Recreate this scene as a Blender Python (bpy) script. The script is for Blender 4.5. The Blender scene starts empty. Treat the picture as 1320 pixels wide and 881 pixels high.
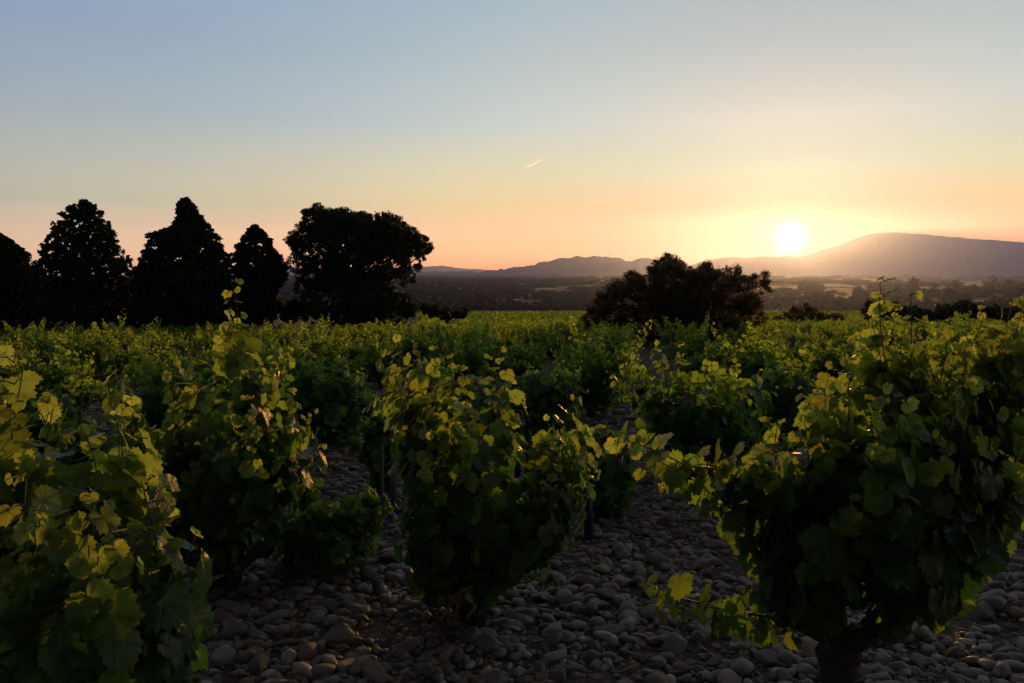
import bpy, math, random
import numpy as np
S = bpy.context.scene
R = math.radians
PITCH = R(4.9)
F = 1027.0
CAM_Z = 1.75
SUN_AZ, SUN_EL = R(19.1), R(2.35)
SUN_DIR = np.array([math.sin(SUN_AZ)*math.cos(SUN_EL), math.cos(SUN_AZ)*math.cos(SUN_EL), math.sin(SUN_EL)])

# ------------------------------------------------------------------ camera
cam = bpy.data.cameras.new('camera')
co = bpy.data.objects.new('camera', cam)
S.collection.objects.link(co)
co.location = (0, 0, CAM_Z)
co.rotation_euler = (R(90)-PITCH, 0, 0)
cam.lens = 28.0; cam.sensor_width = 36.0
cam.clip_start = 0.05; cam.clip_end = 300000
S.camera = co

# ------------------------------------------------------------------ sky
HAZE = 2.1e-5
W = bpy.data.worlds.new('World'); S.world = W; W.use_nodes = True
def sky():
    nt = W.node_tree; n = nt.nodes; l = nt.links
    n.clear()
    out = n.new('ShaderNodeOutputWorld'); bg = n.new('ShaderNodeBackground')
    bg.inputs[1].default_value = 0.1
    l.new(bg.outputs[0], out.inputs[0])
    tc = n.new('ShaderNodeTexCoord')
    sk = n.new('ShaderNodeTexSky'); sk.sky_type = 'NISHITA'; sk.sun_disc = False
    sk.sun_elevation = SUN_EL; sk.sun_rotation = SUN_AZ; sk.altitude = 100
    def math_(op, a, b=None, clamp=False):
        m = n.new('ShaderNodeMath'); m.operation = op; m.use_clamp = clamp
        for i, v in enumerate((a, b)):
            if v is None: continue
            if isinstance(v, (int, float)): m.inputs[i].default_value = v
            else: l.new(v, m.inputs[i])
        return m.outputs[0]
    def vdot(a, vec):
        d = n.new('ShaderNodeVectorMath'); d.operation = 'DOT_PRODUCT'
        l.new(a, d.inputs[0]); d.inputs[1].default_value = vec
        return d.outputs['Value']
    def mix(kind, fac, a, b):
        m = n.new('ShaderNodeMix'); m.data_type = 'RGBA'; m.blend_type = kind
        m.clamp_result = False; m.clamp_factor = False
        if isinstance(fac, (int, float)): m.inputs[0].default_value = fac
        else: l.new(fac, m.inputs[0])
        for i, v in ((6, a), (7, b)):
            if isinstance(v, tuple): m.inputs[i].default_value = (*v, 1)
            else: l.new(v, m.inputs[i])
        return m.outputs[2]
    gen = tc.outputs['Generated']
    sep = n.new('ShaderNodeSeparateXYZ'); l.new(gen, sep.inputs[0])
    def ramp(stops):
        r = n.new('ShaderNodeValToRGB'); r.color_ramp.interpolation = 'LINEAR'
        e = r.color_ramp.elements
        e[0].position = stops[0][0]; e[0].color = (*stops[0][1], 1)
        e[1].position = stops[-1][0]; e[1].color = (*stops[-1][1], 1)
        for p, c in stops[1:-1]:
            q = e.new(p); q.color = (*c, 1)
        l.new(sep.outputs[2], r.inputs[0])
        return r.outputs[0]
    away = ramp([(0, (2.027, 1.356, 0.832)), (0.025, (2.107, 1.491, 0.971)), (0.05, (1.815, 1.398, 0.93)), (0.08, (0.917, 0.93, 0.689)), (0.12, (0.723, 0.763, 0.677)), (0.18, (0.514, 0.592, 0.633)), (0.26, (0.375, 0.49, 0.678)), (0.34, (0.37, 0.483, 0.736)), (0.6, (0.21, 0.215, 0.235)), (1, (0.135, 0.135, 0.145))])
    toward = ramp([(0, (0.1, 0.1, 0.1)), (0.025, (0.1, 0.1, 0.1)), (0.05, (0.1, 0.1, 0.1)), (0.08, (0.1, 0.1, 0.1)), (0.12, (0.165, 0.494, 0.444)), (0.18, (0.53, 0.659, 0.657)), (0.26, (0.485, 0.608, 0.652)), (0.34, (0.476, 0.592, 0.637)), (0.6, (0.23, 0.23, 0.245)), (1, (0.135, 0.135, 0.145))])
    middle = ramp([(0, (1.619, 0.315, 0.1)), (0.025, (2.277, 0.913, 0.287)), (0.05, (2.362, 1.187, 0.367)), (0.08, (1.787, 1.269, 0.428)), (0.12, (1.379, 1.177, 0.623)), (0.18, (0.851, 1.002, 0.925)), (0.26, (0.69, 0.827, 0.751)), (0.34, (0.486, 0.695, 0.752)), (0.6, (0.23, 0.23, 0.245)), (1, (0.135, 0.135, 0.145))])
    # azimuth distance from the sun
    flat = n.new('ShaderNodeVectorMath'); flat.operation = 'MULTIPLY'; l.new(gen, flat.inputs[0]); flat.inputs[1].default_value = (1, 1, 0)
    nrm = n.new('ShaderNodeVectorMath'); nrm.operation = 'NORMALIZE'; l.new(flat.outputs[0], nrm.inputs[0])
    c = vdot(nrm.outputs[0], (math.sin(SUN_AZ), math.cos(SUN_AZ), 0))
    w = math_('EXPONENT', math_('MULTIPLY', math_('SUBTRACT', 1.0, c), -5.5))
    wa = math_('EXPONENT', math_('MULTIPLY', math_('SUBTRACT', 1.0, c), -25.0))
    base = mix('MIX', w, away, mix('MIX', wa, middle, toward))
    # the sky behind the viewer is darker and bluer
    back = math_('MULTIPLY', math_('SUBTRACT', 0.65, c), 0.8, True)
    base = mix('MULTIPLY', back, base, (.16, .155, .18))
    gam = n.new('ShaderNodeGamma'); l.new(sk.outputs[0], gam.inputs[0]); gam.inputs[1].default_value = .12
    # raw sky is 10x the strength-0.1 value: 10**.12 = 1.318
    col = mix('MULTIPLY', 1.0, base, gam.outputs[0])
    # circumsolar glow and the disc itself
    d = vdot(gen, tuple(float(v) for v in SUN_DIR))
    ang = math_('MULTIPLY', math_('ARCCOSINE', math_('MINIMUM', d, 1.0)), 180/math.pi)
    g1 = math_('EXPONENT', math_('MULTIPLY', math_('POWER', math_('DIVIDE', ang, .80), 2.0), -1.0))
    g2 = math_('EXPONENT', math_('DIVIDE', ang, -1.3))
    g3 = math_('EXPONENT', math_('DIVIDE', ang, -5.0))
    col = mix('ADD', g1, col, (6.0, 4.8, 3.4))
    col = mix('ADD', g2, col, (.8, .55, .16))
    col = mix('ADD', g3, col, (.02, .02, .01))
    fin = mix('MULTIPLY', 1.0, col, (SKY_GAIN,)*3)
    l.new(fin, bg.inputs[0])
SKY_GAIN = 10/1.318 * 1.0
sky()
W.cycles.sampling_method = 'MANUAL'; W.cycles.sample_map_resolution = 1024

sun = bpy.data.lights.new('sun', 'SUN'); so = bpy.data.objects.new('sun', sun); S.collection.objects.link(so)
sun.energy = 5.0; sun.angle = R(.53); sun.color = (1.0, .47, .085)
so.rotation_euler = (R(90)-SUN_EL, 0, math.pi-SUN_AZ)
so.location = (20, 60, 30)

S.view_settings.view_transform = 'Standard'; S.view_settings.look = 'None'
S.view_settings.exposure = 0.0; S.view_settings.gamma = 1.0; S.view_settings.use_curve_mapping = False
S.render.engine = 'CYCLES'
cy = S.cycles
cy.max_bounces = 6; cy.diffuse_bounces = 3; cy.glossy_bounces = 2; cy.transmission_bounces = 4
cy.volume_bounces = 0; cy.transparent_max_bounces = 6
cy.use_denoising = True; cy.denoiser = 'OPENIMAGEDENOISE'
cy.caustics_reflective = False; cy.caustics_refractive = False
cy.sample_clamp_indirect = 4.0
cy.use_adaptive_sampling = True; cy.adaptive_threshold = 0.015

# ------------------------------------------------------------------ helpers
rng = np.random.default_rng(7)
def ray(px, py):
    vx = (px-660)/F; vz = -(py-440.5)/F
    return np.array([vx, math.cos(PITCH)+vz*math.sin(PITCH), -math.sin(PITCH)+vz*math.cos(PITCH)])
def at(px, py, y):            # point on the sight line of a photo pixel at forward distance y
    d = ray(px, py); return np.array([0, 0, CAM_Z]) + d*(y/d[1])
PROF = np.array([(-200, 6.), (-20, .6), (3, 0), (7, -.16), (12, -.46), (20, -1.0), (40, -2.15), (60, -3.3), (100, -5.4), (170, -8.4),
                 (255, -11.3), (300, -14.6), (420, -26), (700, -50), (1200, -64), (2500, -68), (60000, -68)])
def prof(y):
    return np.interp(y, PROF[:, 0], PROF[:, 1])
def ground_z(x, y):
    x = np.asarray(x, float); y = np.asarray(y, float)
    z = (prof(y-1.5)+2*prof(y)+prof(y+1.5))/4
    a = np.clip(y/25, 0, 1)
    z = z + .03*np.sin(x*1.3+.5)*np.cos(y*1.1) + .018*np.sin(x*2.9+1)*np.sin(y*2.3+2)
    z = z + a*.25*np.sin(x*.05+1.0)*np.sin(y*.04) 
    far = np.clip((y-700)/3000, 0, 1)
    z = z + far*8*np.sin(x*.0011+1)*np.sin(y*.0009+2)
    return z
def link(o, parent=None):
    S.collection.objects.link(o)
    if parent: o.parent = parent
    return o
def mesh_obj(name, V, Fc, mat, parent=None, smooth=False, uv=None, tint=None, nv=None):
    """V (n,3) array; Fc list of faces or (m,k) int array"""
    me = bpy.data.meshes.new(name)
    V = np.asarray(V, np.float32)
    if isinstance(Fc, np.ndarray):
        m, k = Fc.shape
        me.vertices.add(len(V)); me.vertices.foreach_set('co', V.ravel())
        me.loops.add(m*k); me.loops.foreach_set('vertex_index', Fc.astype(np.int32).ravel())
        me.polygons.add(m)
        me.polygons.foreach_set('loop_start', np.arange(0, m*k, k, dtype=np.int32))
        me.polygons.foreach_set('loop_total', np.full(m, k, np.int32))
        me.update(calc_edges=True)
    else:
        me.from_pydata([tuple(map(float, v)) for v in V], [], Fc)
    if smooth: me.polygons.foreach_set('use_smooth', np.ones(len(me.polygons), bool))
    if uv is not None:
        ul = me.uv_layers.new(name='UVMap')
        li = np.empty(len(me.loops), np.int32); me.loops.foreach_get('vertex_index', li)
        ul.data.foreach_set('uv', np.asarray(uv, np.float32)[li].ravel())
    if tint is not None:
        at_ = me.attributes.new('tint', 'FLOAT', 'POINT'); at_.data.foreach_set('value', np.asarray(tint, np.float32))
    if mat is not None: me.materials.append(mat)
    return link(bpy.data.objects.new(name, me), parent)
def thing(name, label, cat, loc=(0, 0, 0), group=None):
    o = bpy.data.objects.new(name, None); o.empty_display_size = .2
    o.location = tuple(float(v) for v in loc); link(o)
    o['label'] = label; o['category'] = cat
    if group: o['group'] = group
    return o
def tag(o, label, cat, group=None, kind=None):
    if label: o['label'] = label
    if cat: o['category'] = cat
    if group: o['group'] = group
    if kind: o['kind'] = kind
    return o

class MB:
    def __init__(s): s.V = []; s.F = []; s.n = 0
    def add(s, V, Fc):
        s.V.append(np.asarray(V, float)); s.F += [tuple(int(i)+s.n for i in f) for f in Fc]; s.n += len(V)
    def tube(s, pts, rad, sides=6, rough=0, cap=True):
        pts = np.asarray(pts, float); rad = np.broadcast_to(np.asarray(rad, float), (len(pts),))
        T = np.gradient(pts, axis=0); T /= np.linalg.norm(T, axis=1)[:, None]+1e-9
        ref = np.array([.31, .17, .93]) if abs(T[0][2]) < .9 else np.array([.9, .3, .1])
        V = []; ang = np.linspace(0, 2*math.pi, sides, endpoint=False)
        for p, t, r in zip(pts, T, rad):
            u = np.cross(t, ref); u /= np.linalg.norm(u)+1e-9; v = np.cross(t, u)
            rr = r*(1+rough*rng.normal(size=sides)) if rough else np.full(sides, r)
            V += [p + (u*math.cos(a)+v*math.sin(a))*q for a, q in zip(ang, rr)]
        Fc = []
        for i in range(len(pts)-1):
            for j in range(sides):
                k = (j+1) % sides
                Fc.append((i*sides+j, i*sides+k, (i+1)*sides+k, (i+1)*sides+j))
        if cap:
            Fc.append(tuple(range(sides))[::-1]); Fc.append(tuple((len(pts)-1)*sides+j for j in range(sides)))
        s.add(V, Fc)
    def box(s, c, sx, sy, sz, rz=0):
        x, y, z = sx/2, sy/2, sz/2
        V = np.array([(a*x, b*y, d*z) for d in (-1, 1) for b in (-1, 1) for a in (-1, 1)])
        cs, sn = math.cos(rz), math.sin(rz)
        V = np.stack([V[:, 0]*cs-V[:, 1]*sn, V[:, 0]*sn+V[:, 1]*cs, V[:, 2]], 1)+np.asarray(c)
        s.add(V, [(0, 2, 3, 1), (4, 5, 7, 6), (0, 1, 5, 4), (2, 6, 7, 3), (0, 4, 6, 2), (1, 3, 7, 5)])
    def build(s, name, mat, parent=None, smooth=True, **k):
        return mesh_obj(name, np.concatenate(s.V), s.F, mat, parent, smooth, **k)

# ------------------------------------------------------------------ materials
def new_mat(name):
    m = bpy.data.materials.new(name); m.use_nodes = True
    nt = m.node_tree; return m, nt, nt.nodes, nt.links, nt.nodes['Principled BSDF'], nt.nodes['Material Output']
def simple(name, c1, c2=None, rough=.8, scale=8, coord='Object', bump=0, bscale=30, metal=0, spec=.3):
    m, nt, n, l, p, out = new_mat(name)
    p.inputs['Roughness'].default_value = rough; p.inputs['Metallic'].default_value = metal
    p.inputs['Specular IOR Level'].default_value = spec
    tc = n.new('ShaderNodeTexCoord')
    if c2 is None: p.inputs['Base Color'].default_value = (*c1, 1)
    else:
        no = n.new('ShaderNodeTexNoise'); no.inputs['Scale'].default_value = scale; no.inputs['Detail'].default_value = 5
        l.new(tc.outputs[coord], no.inputs['Vector'])
        r = n.new('ShaderNodeValToRGB'); e = r.color_ramp.elements
        e[0].position = .35; e[0].color = (*c1, 1); e[1].position = .65; e[1].color = (*c2, 1)
        l.new(no.outputs['Fac'], r.inputs[0]); l.new(r.outputs[0], p.inputs['Base Color'])
    if bump:
        nb = n.new('ShaderNodeTexNoise'); nb.inputs['Scale'].default_value = bscale; nb.inputs['Detail'].default_value = 6
        l.new(tc.outputs[coord], nb.inputs['Vector'])
        b = n.new('ShaderNodeBump'); b.inputs['Strength'].default_value = bump; b.inputs['Distance'].default_value = .02
        l.new(nb.outputs['Fac'], b.inputs['Height']); l.new(b.outputs[0], p.inputs['Normal'])
    return m

def leaf_material(name, old, young, trans_old, trans_young, veins=False, tfac=.54, rough=.42, spec=.4):
    """vine leaf: reflects green, lets a yellower light through; 'tint' 0 = mature, 1 = young"""
    m, nt, n, l, p, out = new_mat(name)
    at_ = n.new('ShaderNodeAttribute'); at_.attribute_name = 'tint'
    geo = n.new('ShaderNodeNewGeometry')
    def mixc(fac, a, b, kind='MIX'):
        x = n.new('ShaderNodeMix'); x.data_type = 'RGBA'; x.blend_type = kind
        if isinstance(fac, float): x.inputs[0].default_value = fac
        else: l.new(fac, x.inputs[0])
        for i, v in ((6, a), (7, b)):
            if isinstance(v, tuple): x.inputs[i].default_value = (*v, 1)
            else: l.new(v, x.inputs[i])
        return x.outputs[2]
    r = mixc(at_.outputs['Fac'], old, young); t = mixc(at_.outputs['Fac'], trans_old, trans_young)
    hs = []
    mr = n.new('ShaderNodeMapRange'); l.new(geo.outputs['Random Per Island'], mr.inputs[0])
    mr.inputs[3].default_value = .62; mr.inputs[4].default_value = 1.3
    for c in (r, t):
        h = n.new('ShaderNodeHueSaturation'); l.new(mr.outputs[0], h.inputs['Value']); l.new(c, h.inputs['Color']); hs.append(h.outputs[0])
    r, t = hs
    if veins:
        tc = n.new('ShaderNodeTexCoord')
        sx = n.new('ShaderNodeSeparateXYZ'); l.new(tc.outputs['UV'], sx.inputs[0])
        def mt(op, a, b=None):
            q = n.new('ShaderNodeMath'); q.operation = op
            for i, v in enumerate((a, b)):
                if v is None: continue
                if isinstance(v, (int, float)): q.inputs[i].default_value = v
                else: l.new(v, q.inputs[i])
            return q.outputs[0]
        u = mt('ABSOLUTE', sx.outputs[0]); v = sx.outputs[1]
        best = None
        for a in (0, 48, 100):
            ca, sa = math.cos(R(a)), math.sin(R(a))
            along = mt('ADD', mt('MULTIPLY', v, ca), mt('MULTIPLY', u, sa))
            perp = mt('ABSOLUTE', mt('SUBTRACT', mt('MULTIPLY', u, ca), mt('MULTIPLY', v, sa)))
            side = mt('ABSOLUTE', mt('SUBTRACT', mt('FRACT', mt('SUBTRACT', mt('MULTIPLY', along, 6.0), mt('MULTIPLY', perp, 5.0))), .5))
            dd = mt('ADD', perp, mt('MULTIPLY', mt('LESS_THAN', along, 0.0), 9.0))
            dd = mt('MINIMUM', dd, mt('ADD', mt('ADD', mt('MULTIPLY', side, .10), .022), mt('MULTIPLY', perp, .12)))
            best = dd if best is None else mt('MINIMUM', best, dd)
        vm = n.new('ShaderNodeMapRange'); l.new(best, vm.inputs[0]); vm.inputs[1].default_value = .012; vm.inputs[2].default_value = .05
        vm.inputs[3].default_value = 1.; vm.inputs[4].default_value = 0.
        r = mixc(vm.outputs[0], r, (.055, .105, .032)); 
        tv = mixc(vm.outputs[0], t, (.25, .42, .05)); t = tv
        bm = n.new('ShaderNodeBump'); bm.inputs['Strength'].default_value = .55; bm.inputs['Distance'].default_value = .004; bm.invert = True
        l.new(vm.outputs[0], bm.inputs['Height']); l.new(bm.outputs[0], p.inputs['Normal'])
    l.new(r, p.inputs['Base Color']); p.inputs['Roughness'].default_value = rough; p.inputs['Specular IOR Level'].default_value = spec
    tr = n.new('ShaderNodeBsdfTranslucent'); l.new(t, tr.inputs['Color'])
    mx = n.new('ShaderNodeMixShader'); mx.inputs[0].default_value = tfac
    l.new(p.outputs[0], mx.inputs[1]); l.new(tr.outputs[0], mx.inputs[2]); l.new(mx.outputs[0], out.inputs['Surface'])
    return m

M = {}
M['leaf_near'] = leaf_material('vine_leaf_veined', (.020, .056, .015), (.06, .12, .028), (.18, .34, .03), (.58, .66, .09), veins=True)
M['leaf_mid'] = leaf_material('vine_leaf', (.022, .062, .016), (.06, .12, .03), (.19, .38, .03), (.58, .70, .09), rough=.5)
M['leaf_far'] = leaf_material('vine_leaf_distant', (.024, .054, .016), (.06, .10, .028), (.20, .38, .03), (.55, .68, .07), rough=.6)
M['cane'] = simple('vine_cane', (.09, .055, .03), (.12, .11, .04), .55, 20)
M['bark'] = simple('vine_bark', (.035, .026, .02), (.085, .065, .05), .95, 25, bump=1.0, bscale=60)
M['stake'] = simple('weathered_stake', (.10, .10, .11), (.17, .17, .18), .8, 12, bump=.4, bscale=50)
M['darkstake'] = simple('dark_stake', (.035, .028, .024), (.07, .06, .055), .9, 12, bump=.5, bscale=50)
M['blue'] = simple('blue_plastic', (.012, .016, .06), (.02, .03, .10), .4, 10, bump=.4, bscale=15, spec=.5)
M['conifer'] = leaf_material('cypress_foliage', (.022, .036, .018), (.04, .06, .025), (.03, .05, .02), (.05, .08, .03), tfac=.12, rough=.7, spec=.2)
M['oak'] = leaf_material('oak_foliage', (.026, .038, .018), (.045, .06, .025), (.05, .07, .02), (.08, .1, .03), tfac=.15, rough=.6, spec=.25)
M['bush'] = leaf_material('olive_foliage', (.035, .045, .024), (.06, .075, .035), (.24, .16, .05), (.34, .24, .07), tfac=.38, rough=.55, spec=.3)
M['treebark'] = simple('tree_bark', (.03, .024, .02), (.07, .055, .045), .95, 3, bump=1, bscale=10)
M['woodland'] = simple('woodland_foliage', (.018, .027, .014), (.045, .055, .025), .9, .12, bump=1, bscale=.8)

# ------------------------------------------------------------------ ground
def ground_material():
    m, nt, n, l, p, out = new_mat('stony_soil')
    geo = n.new('ShaderNodeNewGeometry')
    pos = geo.outputs['Position']
    sep = n.new('ShaderNodeSeparateXYZ'); l.new(pos, sep.inputs[0])
    def noise(scale, det=5, vec=None):
        x = n.new('ShaderNodeTexNoise'); x.inputs['Scale'].default_value = scale; x.inputs['Detail'].default_value = det
        l.new(vec or pos, x.inputs['Vector']); return x.outputs['Fac']
    def ramp(v, stops, interp='LINEAR'):
        r = n.new('ShaderNodeValToRGB'); r.color_ramp.interpolation = interp; e = r.color_ramp.elements
        e[0].position = stops[0][0]; e[0].color = (*stops[0][1], 1); e[1].position = stops[-1][0]; e[1].color = (*stops[-1][1], 1)
        for q, c in stops[1:-1]:
            k = e.new(q); k.color = (*c, 1)
        l.new(v, r.inputs[0]); return r.outputs[0]
    def mixc(fac, a, b, kind='MIX'):
        x = n.new('ShaderNodeMix'); x.data_type = 'RGBA'; x.blend_type = kind
        if isinstance(fac, float): x.inputs[0].default_value = fac
        else: l.new(fac, x.inputs[0])
        l.new(a, x.inputs[6]); l.new(b, x.inputs[7]); return x.outputs[2]
    soil = ramp(noise(2.5, 8), [(.3, (.06, .038, .028)), (.55, (.10, .065, .048)), (.75, (.15, .11, .085))])
    # cobbles too small or too far to be modelled
    vo = n.new('ShaderNodeTexVoronoi'); vo.inputs['Scale'].default_value = 14; l.new(pos, vo.inputs['Vector'])
    st = ramp(vo.outputs['Color'], [(0, (.10, .075, .06)), (.5, (.19, .15, .125)), (1, (.32, .28, .24))])
    edge = ramp(vo.outputs['Distance'], [(.30, (1, 1, 1)), (.5, (0, 0, 0))])
    near = mixc(edge, soil, st)
    # fields of the valley
    mp = n.new('ShaderNodeMapping'); l.new(pos, mp.inputs[0]); mp.inputs['Scale'].default_value = (.0045, .0019, 0); mp.inputs['Rotation'].default_value = (0, 0, .3)
    vf = n.new('ShaderNodeTexVoronoi'); vf.inputs['Scale'].default_value = 1; l.new(mp.outputs[0], vf.inputs['Vector'])
    sc = n.new('ShaderNodeSeparateColor'); l.new(vf.outputs['Color'], sc.inputs[0])
    fields = ramp(sc.outputs[0], [(0, (.04, .055, .025)), (.3, (.06, .075, .03)), (.5, (.07, .075, .035)), (.72, (.085, .075, .04)), (.85, (.11, .095, .055)), (1, (.05, .06, .03))], 'CONSTANT')
    fr = n.new('ShaderNodeMapRange'); l.new(sep.outputs[1], fr.inputs[0]); fr.inputs[1].default_value = 260; fr.inputs[2].default_value = 420
    grass = ramp(noise(.35, 6), [(.3, (.05, .06, .025)), (.7, (.12, .10, .05))])
    gr = n.new('ShaderNodeMapRange'); l.new(sep.outputs[1], gr.inputs[0]); gr.inputs[1].default_value = 62; gr.inputs[2].default_value = 75
    col = mixc(gr.outputs[0], near, grass)
    col = mixc(fr.outputs[0], col, fields)
    l.new(col, p.inputs['Base Color']); p.inputs['Roughness'].default_value = .9; p.inputs['Specular IOR Level'].default_value = .2
    b1 = n.new('ShaderNodeBump'); b1.inputs['Strength'].default_value = .8; b1.inputs['Distance'].default_value = .03
    l.new(edge, b1.inputs['Height'])
    b2 = n.new('ShaderNodeBump'); b2.inputs['Strength'].default_value = .7; b2.inputs['Distance'].default_value = .03
    l.new(noise(18, 8), b2.inputs['Height']); l.new(b1.outputs[0], b2.inputs['Normal'])
    l.new(b2.outputs[0], p.inputs['Normal'])
    return m
def build_ground():
    ys = np.concatenate([np.linspace(-60, -4, 20), np.arange(-3, 24, .12), np.geomspace(24.3, 40200, 260)])
    us = np.linspace(-1, 1, 181); us = np.sign(us)*np.abs(us)**1.3
    V = []
    for y in ys:
        w = 12+abs(y)*1.15
        x = us*w; V.append(np.stack([x, np.full_like(x, y), ground_z(x, np.full_like(x, y))], 1))
    V = np.concatenate(V)
    k = len(us); i = np.arange(len(ys)-1)[:, None]*k + np.arange(k-1)[None]
    Fc = np.stack([i, i+1, i+k+1, i+k], -1).reshape(-1, 4)
    o = mesh_obj('ground', V, Fc, ground_material(), smooth=True)
    o['kind'] = 'structure'
build_ground()

# ------------------------------------------------------------------ mountains
def vnoise(x, seed, octaves=5, base=1.0):
    r = np.random.default_rng(seed); out = np.zeros_like(np.asarray(x, float)); a = 1.0; f = base
    for _ in range(octaves):
        t = r.normal(size=4096); xi = np.asarray(x)*f+1000; i = np.floor(xi).astype(int); q = xi-i; q = q*q*(3-2*q)
        out += a*(t[i % 4096]*(1-q)+t[(i+1) % 4096]*q); a *= .5; f *= 2.03
    return out
def ridge(name, D, pts, mat, depth, amp, seed):
    """a mountain range: crest heights taken along bearings, real flanks falling to the plain on both sides"""
    pts = np.array(pts, float)
    px = np.linspace(pts[0, 0], pts[-1, 0], 500)
    py = np.interp(px, pts[:, 0], pts[:, 1])
    crest = []
    for a, b in zip(px, py):
        crest.append(at(a, b, D))
    crest = np.array(crest)
    x = crest[:, 0]; h = crest[:, 2] + vnoise(np.arange(500)/10., seed, 5)*amp
    h[:12] = np.minimum(h[:12], np.linspace(-69, h[12], 12)); h[-12:] = np.minimum(h[-12:], np.linspace(h[-12], -69, 12))
    ker = np.exp(-np.linspace(-2, 2, 61)**2); ker /= ker.sum(); hsm = np.convolve(np.pad(h, 30, mode='edge'), ker, 'valid'); h0 = h
    rows = []; tt = np.linspace(-1, 1, 41)
    for t in tt:
        fall = (1-abs(t)**.85)
        q_ = min(1, abs(t)*5); h = h0*(1-q_)+hsm*q_
        spur = vnoise(np.arange(500)/9.+t*2.2, seed+3, 4)*.06*(h+70)*math.sin(math.pi*min(1, abs(t)))
        z = -70 + (h+70)*fall + spur*(abs(t) > .02)
        z = np.where(abs(t) > .02, np.minimum(z, h0-20*abs(t)), z)
        if abs(t) == 1: z = np.full(500, -75.)
        rows.append(np.stack([x*(1+t*depth/D), np.full(500, D+t*depth)+vnoise(np.arange(500)/90., seed+9, 1)*depth*.03*(1-abs(t)), z], 1))
    V = np.concatenate(rows); k = 500
    i = np.arange(len(tt)-1)[:, None]*k + np.arange(k-1)[None]
    o = mesh_obj(name, V, np.stack([i, i+1, i+k+1, i+k], -1).reshape(-1, 4), mat, smooth=True)
    o['kind'] = 'structure'; return o
M['mount'] = simple('mountain_scrub', (.035, .045, .04), (.055, .06, .05), .95, .0006)
ridge('mountain', 33000, [(880, 350), (950, 347), (985, 338), (1000, 333), (1015, 329), (1030, 330.3), (1042, 328.5), (1056, 324), (1070, 320), (1082, 317), (1096, 311.5), (1110, 305.5), (1122, 301.8), (1135, 300.3),
      (1150, 299.7), (1156, 298.7), (1162, 299.8), (1168, 300.1), (1180, 301.2), (1210, 304), (1240, 307), (1280, 310), (1320, 313), (1400, 319), (1500, 328), (1650, 345)], M['mount'], 7000, 11, 3)
ridge('foothill_ridge', 27500, [(820, 352), (880, 346), (903, 337), (935, 332), (960, 333), (985, 331), (1010, 332), (1045, 337), (1100, 343), (1200, 347), (1330, 350), (1450, 353)], M['mount'], 3500, 7, 17)
ridge('jagged_hills', 21000, [(440, 352), (520, 352.5), (560, 349.5), (600, 348.6), (640, 347.5), (670, 345), (700, 339), (715, 334), (735, 332), (745, 330), (757, 331), (775, 330.5), (790, 332), (800, 335), (815, 337),
      (835, 334.5), (850, 337), (880, 343), (930, 349), (1000, 353)], M['mount'], 2800, 24, 29)
ridge('distant_hills', 37000, [(250, 350), (340, 348), (368, 343), (395, 346), (430, 346), (480, 347), (520, 343.5), (545, 344), (570, 343), (590, 346), (640, 349), (700, 350.5), (800, 351)], M['mount'], 2500, 10, 41)

# ------------------------------------------------------------------ haze
def haze():
    x0, x1, y0, y1, z0, z1 = -42000, 50000, -300, 40500, -90, 2600
    mb = MB(); mb.box(((x0+x1)/2, (y0+y1)/2, (z0+z1)/2), x1-x0, y1-y0, z1-z0)
    m = bpy.data.materials.new('haze'); m.use_nodes = True; n = m.node_tree.nodes; n.clear()
    out = n.new('ShaderNodeOutputMaterial'); v = n.new('ShaderNodeVolumePrincipled')
    v.inputs['Color'].default_value = (.28, .35, .95, 1); v.inputs['Density'].default_value = HAZE; v.inputs['Anisotropy'].default_value = .80
    m.node_tree.links.new(v.outputs[0], out.inputs['Volume'])
    m.cycles.homogeneous_volume = True
    o = mb.build('haze', m, smooth=False); o['kind'] = 'stuff'
    o['label'] = 'thin evening haze lying over the valley and mountains'
haze()
# ==== END SETTING

# ------------------------------------------------------------------ leaves
def leaf_template(n, serr):
    key = [(0, 1.0), (14, .90), (28, .80), (40, .86), (54, .93), (68, .86), (82, .76), (96, .79), (112, .80), (128, .74), (146, .66), (162, .54), (180, .12)]
    th = np.linspace(-180, 180, n, endpoint=False)+180/n
    r = np.interp(np.abs(th), [k[0] for k in key], [k[1] for k in key])
    if serr: r = r*(1+serr*np.where(np.arange(n) % 2 == 0, 1, -1))
    t = np.radians(th)
    return np.stack([r*np.sin(t), r*np.cos(t)], 1)
def make_leaf_topology(lod):
    if lod == 0:
        o = leaf_template(38, .075); ring = leaf_template(38, 0)*.55
        uv = np.concatenate([[[0, 0]], ring, o]); n = 38
        T = [(0, 1+i, 1+(i+1) % n) for i in range(n-1)]
        for i in range(n-1):
            a, b, c, d = 1+i, 1+i+1, 1+n+i+1, 1+n+i
            T += [(a, c, b), (a, d, c)]
        return uv, np.array([(q[0], q[2], q[1]) for q in T])
    if lod == 1:
        o = leaf_template(16, .04); uv = np.concatenate([[[0, 0]], o])
        return uv, np.array([(0, 2+i, 1+i) for i in range(15)])
    uv = np.array([[0, 0], [-.62, -.35], [-.78, .45], [0, 1.], [.78, .45], [.62, -.35]])
    return uv, np.array([(0, 2, 1), (0, 3, 2), (0, 4, 3), (0, 5, 4)])
LEAF = [make_leaf_topology(i) for i in range(3)]
def norm(a): return a/(np.linalg.norm(a, axis=-1, keepdims=True)+1e-9)
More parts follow.
